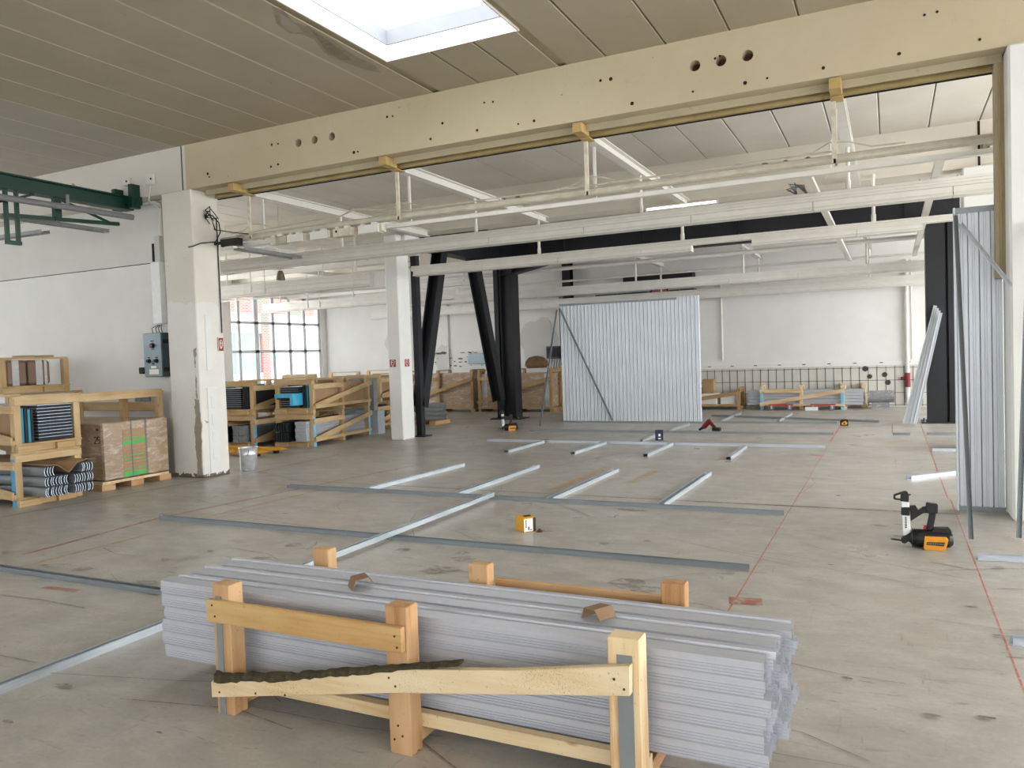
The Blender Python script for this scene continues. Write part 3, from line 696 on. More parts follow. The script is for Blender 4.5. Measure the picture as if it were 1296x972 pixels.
for lab, a, b in (('first from left of four studs lying beyond the second long track', (-5.853, 7.79), (-5.74, 9.99)), ('second from left of four studs lying beyond the second long track', (-4.576, 7.79), (-4.574, 10.09)),
                  ('third from left of four studs lying beyond the second long track', (-3.389, 7.79), (-3.358, 9.99)), ('rightmost of four studs lying beyond the second long track', (-2.15, 7.79), (-2.123, 10.0))):
    lying('floor_stud', lab, a+(0,), b+(0,), CTW, GALY, group=G4)
G5 = 'four short studs before the third long track'
for lab, a, b in (('leftmost of four small studs ending at the bright-topped track', (641, 573), (687, 560.5)), ('second from left of four small studs ending at the bright-topped track', (725, 575), (767, 561.5)),
                  ('third from left of four small studs ending at the bright-topped track', (817, 578), (850, 563.5)), ('rightmost of four small studs ending at the bright-topped track', (922, 582), (943, 566.5))):
    a, b = fl(*a), fl(*b); b.y = min(b.y, 13.02)
    lying('floor_stud', lab, a, b, CW, GALY, group=G5)
lying('floor_stud', 'thin stud lying diagonally behind the small blue box', fl(812, 559), fl(838, 549.5), CT, GALY)
lying('floor_stud', 'thin stud lying between the blue box track and the panel foot', fl(846, 546.5), fl(872, 538), CT, GALY)
lying('floor_stud', 'left of two far thin studs on the floor before the rear crates', fl(912, 534.5), fl(937, 524), CT, GALY)
lying('floor_stud', 'right of two far thin studs on the floor before the rear crates', fl(985, 534.5), fl(1002, 524.5), CT, GALY)
lying('floor_track', 'short dark offcut of track on open floor left of the black column', fl(1130, 550.5), fl(1152, 550.8), UT, GALV_D, 'offcut')
lying('floor_track', 'grey track on floor at the black column, farther of two behind the right stud panel', fl(1173, 550.5), fl(1235, 551), UT, GALV_D, 'track')
lying('floor_track', 'grey track on floor, nearer of two ending behind the right stud panel', fl(1180, 571), fl(1240, 571.5), UT, GALX, 'track')
a, b = fl(1150, 607), fl(1235, 597)
lying('floor_stud', 'bright stud lying aslant on floor to the left of the right stud panel', a, b, CTW, GALX)
lying('floor_track', 'grey track on the floor by the foot of the right prop', fl(1237, 708), fl(1420, 717), UT, GALX, 'track')
lying('floor_track', 'nearest grey track end at the right edge of the floor', fl(1280, 815), fl(1420, 824), UT, GALX, 'track')

# ---- nailers, boxes and small tools ----------------------------------------------------------
def nailer(label, loc, rz):
    t = T('nail_gun', label, 'nail gun', loc, rz)
    def o_(pts, y0, y1): return MB().poly_y(pts, y0, y1)
    body = MB()
    n = 16; prof = [(.135, .045), (.15, .062), (.2, .07), (.3, .072), (.36, .07), (.405, .062), (.428, .042), (.432, .02)]
    for i in range(len(prof)-1):
        body.cyl((prof[i][0], 0, .073), (prof[i+1][0], 0, .073), prof[i][1], prof[i+1][1], n)
    body.poly_y([(.17, .12), (.28, .135), (.30, .16), (.40, .165), (.415, .15), (.42, .11), (.3, .1)], -.04, .04)
    for k in range(5): body.cyl((.148+k*.014, 0, .073), (.153+k*.014, 0, .073), .074, n=14)
    t.part('motor_body', body, BLACK)
    cov = MB(); cov.poly_y([(.222, .012), (.228, .0), (.37, .0), (.392, .085), (.375, .107), (.232, .105)], -.079, -.066)
    c_ = t.part('amber_cover', cov, ORANGE, bevel=.003)
    bd = MB(); bd.poly_y([(.242, .04), (.36, .036), (.368, .066), (.246, .062)], -.0815, -.079)
    t.part('badge', bd, BLACK, c_)
    bt = MB()
    for k in range(9): bt.box(.25+k*.0125, .257+k*.0125, -.0825, -.0815, .045, .058)
    t.part('lettering', bt, GREYT, c_)
    t.part('nose', MB().poly_y([(.075, .03), (.10, .027), (.12, .045), (.16, .02), (.165, .10), (.135, .118), (.115, .10), (.09, .085), (.07, .06)], -.028, .028), BLACK, bevel=.004)
    ft = MB(); ft.tube([(.075, -.012, .045), (.03, -.014, .05), (.005, -.01, .052), (.0, 0, .052), (.005, .01, .052), (.03, .014, .05), (.075, .012, .045)], .004, 6)
    t.part('foot_loop', ft, BLACK)
    mag = MB().bar((.112, 0, .085), (.102, 0, .385), .03, .055, up=(1, 0, 0)); mg = t.part('magazine', mag, WHITE, bevel=.006)
    lt = MB()
    for k in range(7): lt.box(.098, .112, -.0175, -.0152, .15+k*.013, .158+k*.013)
    t.part('lettering', lt, BLACK, mg)
    t.part('collar', MB().poly_y([(.073, .25), (.134, .248), (.134, .315), (.075, .312)], -.026, .026), BLACK, bevel=.005)
    top = MB(); top.poly_y([(.068, .36), (.128, .355), (.13, .415), (.118, .436), (.10, .438), (.074, .430)], -.022, .022)
    top.poly_y([(.02, .375), (.035, .368), (.075, .366), (.075, .376), (.037, .38), (.037, .385)], -.014, .014); top.poly_y([(.02, .375), (.032, .375), (.036, .40), (.078, .418), (.075, .43), (.022, .408)], -.014, .014); top.cyl((.125, 0, .41), (.143, 0, .412), .006, n=8)
    t.part('end_bracket', top, BLACK, bevel=.003)
    t.part('guide_arm', MB().poly_y([(.134, .325), (.175, .33), (.195, .292), (.225, .32), (.262, .325), (.262, .275), (.225, .27), (.14, .205)], -.015, .015), BLACK, bevel=.003)
    t.part('handle_head', MB().poly_y([(.246, .30), (.25, .355), (.33, .345), (.325, .275), (.265, .268)], -.03, .03), BLACK, bevel=.006)
    t.part('grip', MB().bar((.295, 0, .28), (.268, 0, .14), .042, .046, up=(1, 0, 0)), BLACK, bevel=.008)
    t.part('trigger', MB().poly_y([(.225, .15), (.232, .178), (.25, .172), (.248, .142)], -.012, .012), RED, bevel=.003)
    return t
nailer('black and amber nail gun on the floor near the right stud panel', (-.02, 6.80, 0), math.radians(2))
nailer('black and amber nail gun at the foot of the black steel column', (-7.70, 15.0, 0), math.radians(26))
nb = T('nail_carton', 'yellow carton with a white label lying on the floor behind the foreground crate', 'carton', (-3.015, 6.31, 0), math.radians(55))
nb.part('carton', MB().box(0, .13, 0, .15, 0, .132, 0), YEL, bevel=.003)
lb_ = MB(); lb_.box(.004, .095, -.0022, -.0008, .008, .122, 0); nb.part('label', lb_, LABELW)
l2 = MB(); l2.box(.10, .126, -.0028, -.001, .004, .128); nb.part('black_band', l2, BLACK)
l3 = MB()
for k in range(4): l3.box(.018+.0*k, .03, -.0032, -.0022, .045+k*.018, .057+k*.018)
l3.box(.045, .058, -.0032, -.0022, .02, .05); l3.box(.065, .085, -.0032, -.0022, .018, .025)
nb.part('print', l3, NAVY)
nb.part('flap', MB().box(.05, .11, .05, .09, .132, .14), BLACK)
p = fl(683, 673); solo('debris', 'small rust brown scrap on the floor right of the yellow carton', 'scrap', MB().lathe([(.03, 0), (.022, .012), (.006, .028), (0, .03)], n=7), RUST, loc=p)
bx_ = T('blue_box', 'small dark blue box standing on a floor track in front of the stud panel', 'box', fl(834.5, 557.3), math.radians(24))
bx_.part('box', MB().box(-.07, .07, -.03, .03, 0, .19), NAVY, bevel=.004)
bx_.part('print', MB().box(-.018, .018, -.032, -.0305, .075, .12).box(-.022, .022, -.032, -.0305, .025, .045), LABELW)
lz = T('laser_level', 'small yellow and black cube tool on the floor by the far red chalk line', 'level', fl(1068.5, 538.5), math.radians(6))
lz.part('housing', MB().box(-.075, .075, -.05, .05, 0, .10).poly_y([(-.075, .10), (.075, .10), (.06, .125), (-.03, .125)], -.05, .05), BLACK, bevel=.008)
lz.part('yellow_face', MB().poly_y([(-.05, .02), (.045, .02), (.055, .06), (.02, .10), (-.05, .055)], -.054, -.05), YEL)
lz.part('window', MB().cyl((0, -.057, .05), (0, -.054, .05), .018, n=12), BLACK)
dr = T('cordless_drill', 'red and black cordless tool lying on the floor right of the stud panel foot', 'tool', fl(897, 545.5), math.radians(-10))
dr.part('body', MB().cyl((-.10, 0, .075), (.02, 0, .20), .05, n=12).cyl((.02, 0, .20), (.04, 0, .215), .038, n=12), simple('dark_red', '7c1016', '5e0c12', 10, .4))
dr.part('nozzle', MB().cyl((-.2, 0, .02), (-.10, 0, .075), .022, .034, n=12), NAVY)
dr.part('grip', MB().bar((.02, 0, .18), (.13, 0, .07), .05, .06), RUST, bevel=.01)
dr.part('battery', MB().box(.08, .24, -.05, .05, .005, .075), BLACK, bevel=.01)

# ---- standing stud panels --------------------------------------------------------------------
def rib(w, d=.075, r=.007):
    """stud outline seen from above: ribbed web to the front (-y), flanges to the back"""
    a = w/2; t = .0022
    f = [(-a-.004, d), (-a, d-.008), (-a, 0), (-a*.30, 0), (-a*.16, r), (a*.16, r), (a*.30, 0), (a, 0), (a, d-.008), (a+.004, d)]
    b = [(x*(1-t/a) if abs(x) > a*.9 else x, y+t if abs(x) < a*.95 or y < d-.001 else y) for x, y in f][::-1]
    return f+b
def stud_panel(name, label, x0, x1, y, n, z0s, ztop, tracks, yt=.08):
    t = T(name, label, 'panel', ((x0+x1)/2, y+.025, 0)); w = (x1-x0)/n
    for i in range(n):
        o_ = rib(w-.0105); zt = ztop(i/(n-1.))
        mb = MB(); xc = x0+(i+.5)*w; P_ = [(xc+px, y+py) for px, py in o_]; k = len(P_)
        mb.add([(px, py, z0s) for px, py in P_]+[(px, py, zt) for px, py in P_], [(j, (j+1) % k, (j+1) % k+k, j+k) for j in range(k)])
        t.part('stud', mb, GALW, world=True)
    for nm, xa, xb, za, zb, zc, zd in tracks:
        mb = MB().add([(xa, y-.003, za), (xb, y-.003, zc), (xb, y-.003, zd), (xa, y-.003, zb), (xa, y+yt, za), (xb, y+yt, zc), (xb, y+yt, zd), (xa, y+yt, zb)],
            [(0, 1, 2, 3), (7, 6, 5, 4), (0, 4, 5, 1), (3, 2, 6, 7), (1, 5, 6, 2), (0, 3, 7, 4)])
        t.part(nm, mb, GALV_D, world=True)
    return t
p2 = stud_panel('stud_wall_panel', 'large free-standing panel of upright galvanised studs in the middle of the hall', -7.045, -3.765, 17.13, 37, .004, lambda f: 2.785 if f < .86 else 2.80,
           [('bottom_track', -7.05, -3.76, 0, .035, 0, .035), ('top_track', -7.06, -4.25, 2.755, 2.805, 2.74, 2.79)])
p1 = stud_panel('stud_wall_panel', 'narrow panel of upright galvanised studs standing against the right concrete column', .565, .935, 8.42, 4, .004, lambda f: 2.84,
           [('bottom_track', .56, .938, 0, .045, 0, .045), ('top_track', .56, .938, 2.79, 2.845, 2.79, 2.845)])
p1.part('end_stud', MB().box(.545, .5595, 8.41, 8.50, .0, 2.85), GALW, world=True)
def brace(label, p, q, mat, w=.035, h=.03, poly=None):
    p, q = Vector(p), Vector(q); mb = MB().ext(p, q, [(-w/2, -h/2), (w/2, -h/2), (w/2, h/2), (w/2-.003, h/2), (w/2-.003, -h/2+.003), (-w/2+.003, -h/2+.003), (-w/2+.003, h/2), (-w/2, h/2)], up=(0, -1, .1))
    return solo('brace_stud', label, 'prop', mb, mat)
brace('dark thin stud fixed diagonally across the left of the standing panel', (-7.03, 17.09, 2.70), (-5.80, 17.09, .05), GALV_D)
brace('thin prop leaning outwards from the top left corner of the standing panel', (-7.09, 17.06, 2.68), (-7.13, 15.95, .02), GALV_D, .03, .03)
brace('bright stud fixed diagonally over the top of the right stud panel', (.60, 8.38, 2.70), (.945, 7.98, 2.07), GALW, .03, .03)
brace('long prop leaning from the right stud panel top down to the floor', (.56, 8.36, 2.78), (.555, 7.13, .02), GALV_D, .035, .035)
brace('prop at the right edge of the frame leaning against the right column', (1.08, 7.96, 2.6), (.895, 7.27, .02), GALV_D, .035, .035)
# studs leaning on the right black column
for i, (dx, lab) in enumerate(((0, 'bright stud leaning on the right black column, leftmost of its group'), (.062, 'bright stud leaning on the right black column, second of its group'), (.124, 'bright stud leaning on the right black column, third of its group'), (.186, 'bright stud leaning on the right black column, rightmost of its group'))):
    p, q = Vector((.215+dx, 17.10-.048*i, .022)), Vector((.80+dx*.45, 17.41-.048*i, 2.32-.05*i))
    solo('leaning_stud', lab, 'stud', MB().ext(p, q, [(-.03, -.02), (.03, -.02), (.03, .02), (.022, .02), (.022, -.012), (-.022, -.012), (-.022, .02), (-.03, .02)], up=(0, -1, 0)), [GALZ, GALW][i % 2], group='studs leaning on the right black column')

# ---- black steel frame -----------------------------------------------------------------------
SF = T('portal_frame', 'black steel portal frame with V braces carrying the roof deep in the hall', 'frame', (-4, 17.7, 0))
def hcol(x0, x1, y0, y1, z1, tf=.03, tw=.04):
    mb = MB(); mb.box(x0, x0+tf, y0, y1, 0, z1).box(x1-tf, x1, y0, y1, 0, z1); mb.box(x0+tf, x1-tf, (y0+y1)/2-tw/2, (y0+y1)/2+tw/2, 0, z1); return mb
cl = MB(); cl.box(-9.17, -9.05, 17.86, 18.25, 0, 4.0).box(-8.78, -8.64, 17.86, 18.25, 0, 4.0).box(-9.05, -8.78, 17.97, 18.05, 0, 4.0); cl.box(-9.03, -8.98, 17.9, 17.97, 0, 4.0)
SF.part('column', cl, BLACKST, world=True)
cr_ = MB(); cr_.box(.64, .98, 17.45, 17.9, 0, 4.1).box(1.03, 1.28, 17.55, 17.95, 0, 4.1).box(.98, 1.03, 17.7, 17.8, 0, 4.1)
SF.part('column', cr_, BLACKST, world=True)
for x, y in ((-8.9, 18.05), (.95, 17.7)):
    bp = MB().box(x-.42, x+.42, y-.33, y+.3, 0, .025)
    b_ = SF.part('base_plate', bp, BLACKST, world=True)
    for dx in (-.36, .36):
        for dy in (-.27, .24): SF.part('bolt', MB().cyl((x+dx, y+dy, .025), (x+dx, y+dy, .06), .018, n=6).shift((4, -17.7, 0)), GALV_D, b_)
bm_ = MB(); bm_.poly_y([(-9.17, 3.70), (-8.64, 3.72), (-7.2, 3.99), (-1.2, 3.99), (.64, 3.93), (1.28, 3.92), (1.28, ZC-.004), (-9.17, ZC-.004)], 17.98, 18.03)
bm_.poly_y([(-9.17, 3.68), (-8.64, 3.70), (-7.2, 3.965), (-1.2, 3.965), (.64, 3.905), (1.28, 3.90), (1.28, 3.93), (.64, 3.935), (-1.2, 3.995), (-7.2, 3.995), (-8.64, 3.73), (-9.17, 3.71)], 17.86, 18.16)
bm_.box(-9.17, 1.28, 17.86, 18.16, ZC-.034, ZC-.004)
for x in (-7.2, -5.2, -3.0, -1.2, .3): bm_.box(x-.01, x+.01, 17.88, 18.14, 3.99, ZC-.03)
SF.part('portal_beam', bm_, BLACKST, world=True)
SF.part('longitudinal_beam', MB().box(-9.1, -8.75, 13.75, 17.86, 3.93, 4.10).box(-8.94, -8.91, 13.75, 17.86, 4.1, 4.6).box(-9.1, -8.75, 13.75, 17.86, 4.6, 4.7), BLACKST, world=True)
SF.part('post', MB().box(-8.93, -8.80, 13.66, 13.80, 0, 3.93), BLACKST, world=True)
SF.part('base_plate', MB().box(-9.03, -8.70, 13.58, 13.9, 0, .02), BLACKST, world=True)
def ibar(p, q, w, h): return MB().ext(p, q, [(-w/2, -h/2), (w/2, -h/2), (w/2, -h/2+.03), (.02, -h/2+.03), (.02, h/2-.03), (w/2, h/2-.03), (w/2, h/2), (-w/2, h/2), (-w/2, h/2-.03), (-.02, h/2-.03), (-.02, -h/2+.03), (-w/2, -h/2+.03)], up=(1, 0, 0))
SF.part('brace', ibar((-8.93, 13.83, .62), (-8.93, 14.86, 3.97), .24, .26), BLACKST, world=True)
SF.part('brace', ibar((-8.93, 17.5, .50), (-8.93, 16.33, 4.05), .24, .26), BLACKST, world=True)
for y0, z0 in ((13.80, .58), (17.6, .50)): SF.part('gusset_plate', MB().add([(-8.94, y0-.1, z0-.45), (-8.94, y0+.1, z0-.45), (-8.94, y0+.16, z0+.1), (-8.94, y0-.16, z0+.1), (-8.92, y0-.1, z0-.45), (-8.92, y0+.1, z0-.45), (-8.92, y0+.16, z0+.1), (-8.92, y0-.16, z0+.1)], [(0, 1, 2, 3), (4, 5, 6, 7), (0, 1, 5, 4), (1, 2, 6, 5), (2, 3, 7, 6), (3, 0, 4, 7)]), BLACKST, world=True)
solo('steel_post', 'black steel post at the rear wall above the standing stud panel', 'post', MB().box(-8.78, -8.55, 21.6, 21.63, 0, 4.6).box(-8.78, -8.55, 21.9, 21.93, 0, 4.6).box(-8.68, -8.65, 21.63, 21.9, 0, 4.6).box(-8.85, -8.48, 21.56, 21.93, 0, .02), BLACKST)

# ---- roof rails, light trunking, pipes -------------------------------------------------------
def rail(label, x, y0, y1, front):
    zr = 4.085 if front else 4.0
    t = T('ceiling_rail', label, 'rail', (x, (y0+y1)/2, 4.02), group='steel rails hung under the roof beams')
    pr = [(-.06, -.06), (.06, -.06), (.06, -.045), (.008, -.045), (.008, .045), (.06, .045), (.06, .06), (-.06, .06), (-.06, .045), (-.008, .045), (-.008, -.045), (-.06, -.045)]
    t.part('rail', MB().ext((x, y0, zr), (x, y1, zr), pr), WPAINT, world=True)
    if front:
        t.part('rail_end', MB().box(x-.055, x+.055, 8.10, 8.34, 4.04, 4.145).ext((x, 8.34, 4.085), (x, 8.52, 4.085), pr), BEIGE, world=True, bevel=.004)
        for y, w in ((8.47, .028), (8.74, .02)):
            t.part('hanger', MB().box(x-.03-w, x-.03+w*.6, y-.012, y+.012, 3.42 if w > .025 else 3.45, 4.03).box(x-.045, x-.02, y-.012, y+.02, 3.42, 3.46), OFFW if w > .025 else WPAINT, world=True)
        t.part('hanger', MB().cyl((x, 10.5, 3.505), (x, 10.5, 4.03), .022, n=8).cyl((x, 10.5, 3.52), (x, 10.5, 3.62), .03, n=8), WPAINT, world=True)
    else:
        for y in (y0+.15, y0+2.5): t.part('hanger', MB().cyl((x, y, 3.37 if y < 20 else 3.23), (x, y, 3.945), .025, n=8).cyl((x, y, 4.055), (x, y, 4.779), .02, n=8), WPAINT, world=True)
RX = (-8.2, -5.65, -3.06, -.44); nm = ('leftmost', 'second from left', 'third from left', 'rightmost')
for x, w in zip(RX, nm):
    rail('%s white steel rail running back from the near concrete beam' % w, x, 8.52, 13.2, True)
for x, w in zip(RX[1:], ('left', 'middle', 'right')):
    rail('short white rail under the rear roof, %s of three above the far trunking' % w, x, 18.6, 21.4, False)
for x, y0, w in ((-11.5, 8.6, 'nearer the wall opening'), (-14.2, 13.7, 'deeper in the bay')):
    t = T('ceiling_rail', 'white steel rail under the left bay roof, %s' % w, 'rail', (x, y0+2.3, 4.02))
    t.part('rail', MB().ext((x, y0, 4.085), (x, y0+4.5, 4.085), [(-.06, -.06), (.06, -.06), (.06, .06), (-.06, .06)]), WPAINT, world=True)
solo('pipe', 'dusty round pipe along the hall just behind the near beam', 'pipe', MB().tube([(-8.93, 8.6, 3.47), (-5.6, 8.6, 3.485), (-3.0, 8.6, 3.475), (0, 8.6, 3.49), (1.6, 8.6, 3.49)], .045, 10), PIPE)
solo('mounting_rail', 'flat white perforated rail under the dusty pipe behind the near beam', 'rail', MB().box(-8.9, .95, 8.63, 8.67, 3.36, 3.41).box(-8.9, .95, 8.61, 8.69, 3.355, 3.36), WPAINT)
cbm = MB()
for x in RX: cbm.tube([(x-.5, 8.56, 3.52), (x-.25, 8.55, 3.54), (x-.08, 8.54, 3.62), (x+.1, 8.55, 3.60), (x+.3, 8.56, 3.53), (x+.6, 8.57, 3.525)], .008, 5)
cbm.tube([(-8.6, 8.56, 3.49), (-7.6, 8.55, 3.53), (-6.7, 8.57, 3.56), (-6.4, 8.52, 3.62), (-6.1, 8.56, 3.58), (-5.65, 8.57, 3.53)], .012, 5)
cbm.tube([(-5.65, 8.57, 3.52), (-3, 8.56, 3.52), (-.5, 8.56, 3.53)], .01, 5)
cbm.shift((0, 0, .026))
solo('cable', 'grey cable clipped along the top of the dusty pipe', 'cable', cbm, PIPE)
BXs = [(-7.92, -7.62), (-7.60, -7.28), (-7.19, -6.85), (-6.79, -6.45), (-6.37, -6.0)]
for i, (xa, xb) in enumerate(BXs):
    t = T('junction_box', ('open junction box with bare clips, leftmost of five on the rail', 'white junction box, second from left of five on the rail', 'white junction box, third from left of five on the rail', 'white junction box with dark hole, fourth of five on the rail', 'white junction box, rightmost of five on the rail')[i], 'junction box', ((xa+xb)/2, 8.55, 3.28), group='junction boxes on the rail')
    mb = MB().box(xa+.02, xb-.02, 8.48, 8.605, 3.30, 3.41)
    if i == 0: mb = MB().box(xa+.02, xb-.02, 8.585, 8.605, 3.30, 3.42).box(xa+.02, xb-.02, 8.5, 8.605, 3.30, 3.31).box(xa+.02, xa+.1, 8.5, 8.605, 3.31, 3.42)
    t.part('housing', mb, OFFW if i in (0, 3) else WPAINT, world=True, bevel=.006)
    t.part('lid_clip', MB().box(xb-.14, xb-.06, 8.49, 8.545, 3.41, 3.435), WPAINT, world=True)
    t.part('lid_clip', MB().box(xa+.06, xa+.1, 8.49, 8.545, 3.41, 3.43), WPAINT, world=True)
    t.part('end_tab', MB().box(xb-.02, xb+.02, 8.5, 8.6, 3.31, 3.40), OFFW, world=True)
    if i == 3: t.part('cable_hole', MB().cyl((xa+.08, 8.478, 3.37), (xa+.08, 8.482, 3.37), .018, n=10), DARK, world=True)
bb = T('black_box', 'black box hanging at the top of the column by loose cables', 'box', (-8.62, 8.6, 3.33))
bb.part('housing', MB().box(-8.80, -8.46, 8.44, 8.55, 3.35, 3.46), BLACK, world=True, bevel=.008)
bb.part('lens_cover', MB().box(-8.74, -8.56, 8.455, 8.535, 3.32, 3.35), WPAINT, world=True)
bb.part('bracket', MB().box(-8.925, -8.80, 8.44, 8.475, 3.39, 3.43), BLACK, world=True)
lc = MB()
for k in range(9):
    z0 = 3.83+random.uniform(-.08, .06); a = random.uniform(.05, .26)
    lc.tube([(-8.921, 8.3, z0), (-8.93+a*.5, 8.3+random.uniform(-.05, .05), z0+.07*random.uniform(-1, 1.3)), (-8.93+a, 8.3+random.uniform(-.08, .08), z0+random.uniform(-.2, .05))], .007, 5)
lc.tube([(-8.92, 8.3, 3.80), (-8.75, 8.27, 3.78), (-8.62, 8.26, 3.66), (-8.60, 8.26, 3.52), (-8.72, 8.28, 3.40), (-8.88, 8.15, 3.38), (-8.90, 8.04, 3.33), (-8.94, 7.98, 3.31)], .009, 6)
lc.tube([(-8.915, 8.5, 3.8), (-8.915, 8.5, 3.3), (-8.912, 8.5, 2.6), (-8.91, 8.5, 2.2), (-8.91, 8.5, 2.1)], .009, 6)
lc.tube([(-8.92, 8.45, 3.62), (-8.6, 8.5, 3.55), (-8.3, 8.52, 3.5)], .007, 5)
solo('cable_bundle', 'tangle of loose black cables sticking out of the left column', 'cables', lc, BLACK)

def trunk(label, y, x0, x1, zt, zb, pieces, name='light_trunking', w=.16):
    t = T(name, label, 'light trunking', ((x0+x1)/2, y, zb))
    h = zt-zb; zm = zb+h*.52
    t.part('channel', MB().ext((x0, y, zm), (x1, y, zm), [(-w*.42, 0), (w*.42, 0), (w*.42, h*.15), (w*.5, h*.17), (w*.5, h*.30), (w*.40, h*.33), (w*.40, h*.48), (-w*.40, h*.48), (-w*.40, h*.33), (-w*.5, h*.30), (-w*.5, h*.17), (-w*.42, h*.15)]), WPAINT, world=True)
    for a, b in pieces:
        t.part('batten', MB().ext((a, y, zb), (b, y, zb), [(-w*.62, 0), (w*.62, 0), (w*.62, h*.04), (w*.5, h*.18), (w*.46, h*.2), (w*.46, h*.5), (-w*.46, h*.5), (-w*.46, h*.2), (-w*.5, h*.18), (-w*.62, h*.04)]), WPAINT, world=True)
    for a in (x0+.6, (x0+x1)/2, x1-.4):
        if x1 < -9: t.part('hanger_rod', MB().cyl((a, y, zm+h*.4), (a, y, 4.779), .02, n=8), WPAINT, world=True)
    return t
def span(x0, x1, L=1.52, gap=.006):
    o_, x = [], x0
    while x < x1-.1: o_.append((x, min(x+L, x1)-gap)); x += L
    return o_
trunk('nearest long double light trunking crossing the whole hall', 10.5, -13.0, 6.0, 3.51, 3.29, span(-13, 6))
trunk('second light trunking from the near beam, with a batten missing', 12.86, -8.35, 1.4, 3.42, 3.225, span(-8.3, -2.9)+span(-1.95, .45))
trunk('light trunking of the left bay in line with the white column', 13.1, -17.5, -9.5, 3.42, 3.14, span(-17.5, -9.5))
trunk('third light trunking from the near beam, in front of the rear wall', 18.75, -12.5, 5.0, 3.36, 3.13, span(-12.5, 5))
trunk('fourth light trunking, nearest to the rear wall', 20.9, -15.2, 5.0, 3.22, 2.97, span(-15.2, 5))
trunk('light trunking ending in front of the left window', 16.2, -15.4, -9.3, 3.26, 3.02, span(-15.4, -9.3))
tb = T('bright_tube', 'bright white tube on top of the nearest trunking', 'lamp', (-2.5, 10.45, 3.51))
tb.part('tube', MB().cyl((-2.96, 10.45, 3.545), (-2.03, 10.45, 3.545), .018, n=10), TUBE, world=True)
tb.part('end_cap', MB().cyl((-2.985, 10.45, 3.545), (-2.96, 10.45, 3.545), .02, n=10).box(-2.98, -2.965, 10.44, 10.46, 3.5125, 3.54), WPAINT, world=True)
tb.part('end_cap', MB().cyl((-2.03, 10.45, 3.545), (-2.005, 10.45, 3.545), .02, n=10).box(-2.025, -2.01, 10.44, 10.46, 3.5125, 3.54), WPAINT, world=True)
for x, y0, y1, lab in ((-.82, 9.35, 19.4, 'left of two open white channels lying across the light trunkings'), (.50, 9.35, 19.4, 'right of two open white channels lying across the light trunkings')):
    mb = MB().ext((x, y0, 3.512), (x, y1, 3.512), [(-.045, 0), (.045, 0), (.045, .055), (.028, .055), (.028, .05), (.04, .05), (.04, .006), (-.04, .006), (-.04, .05), (-.028, .05), (-.028, .055), (-.045, .055)])
    mb.box(x-.03, x+.03, y0+.01, y0+.02, 3.518, 3.562, 1)
    solo('cable_channel', lab, 'channel', mb, [WPAINT, DARK])
hb_ = ((-5.65, 13.25, 'left'), (-3.06, 13.15, 'middle'), (-.2, 13.1, 'right'))
for x, y, w in hb_:
    solo('hanger_rod', 'white hanger rod in front of the black beam holding the second trunking, %s of three' % w, 'rod', MB().cyl((x, 12.86, 3.42), (x, 12.86, 4.13), .026, n=8).cyl((x, 12.86, 3.42), (x, 12.86, 3.53), .034, n=8).bar((x, 12.86, 4.13), (x, 13.2, 4.16), .05, .02), WPAINT)
cd = MB(); cd.tube([(-.55, 9.9, 4.05), (-.60, 9.9, 3.98), (-.60, 9.9, 3.66), (-.66, 9.95, 3.58)], .012, 6)
solo('conduit', 'thin bent conduit dropping beside the rightmost rail', 'conduit', cd, WPAINT)
cc = MB()
for k in range(8): cc.tube([(-1.05+.03*random.random(), 10.45, 3.52), (-1.1+random.uniform(-.06, .06), 10.45, 3.57+random.uniform(0, .1)), (-.98+random.uniform(-.05, .04), 10.45, 3.62), (-.93+random.uniform(0, .03), 10.46, 3.52)], .007, 5)
solo('cable_coil', 'small coil of grey cable lying on the nearest trunking by the left channel', 'cable', cc, GREYT)
for (pa, pb, r, lab) in (((-12.5, 18.4, 3.78), (5, 18.4, 3.82), .05, 'white pipe above the third trunking in the rear bay'), ((-12, 19.9, 3.62), (5, 19.9, 3.62), .03, 'thin white pipe between third and fourth trunking'), ((-17.9, 14.3, 3.22), (-9.6, 14.3, 3.22), .02, 'thin white pipe crossing in front of the left window')):
    solo('pipe', lab, 'pipe', MB().cyl(pa, pb, r, n=10), WPAINT)
# left bay services
tr = MB()
def tray(p, q, w=.14, n=20):
    p, q = Vector(p), Vector(q); d = (q-p); L = d.length; d.normalize(); sd = d.cross(Vector((0, 0, 1))).normalized()*w/2; mb = MB()
    for s_ in (-1, 1): mb.bar(p+sd*s_, q+sd*s_, .006, .05)
    for k in range(n+1):
        c = p+d*(L*k/n); mb.bar(c-sd+Vector((0, 0, -.02)), c+sd+Vector((0, 0, -.02)), .022, .004)
    return mb
solo('cable_tray', 'perforated cable tray running back from the black box at the column', 'tray', tray((-8.75, 8.75, 3.36), (-9.0, 10.3, 3.40), .18, 16), TRAY)
for i, (pa, pb, w) in enumerate((((-17, 11.7, 3.95), (-9.6, 11.7, 3.98), 'nearest'), ((-17.5, 15.0, 3.9), (-9.6, 15.0, 3.9), 'middle'), ((-17.5, 19.6, 3.75), (-9.6, 19.6, 3.75), 'farthest'))):
    solo('duct', 'flat white duct under the roof of the left bay, %s of three' % w, 'duct', MB().bar(pa, pb, .22, .1).bar((-15, pa[1], pa[2]), (-15, pa[1], 4.778), .03, .03).bar((-11, pa[1], pa[2]), (-11, pa[1], 4.778), .03, .03), WPAINT)
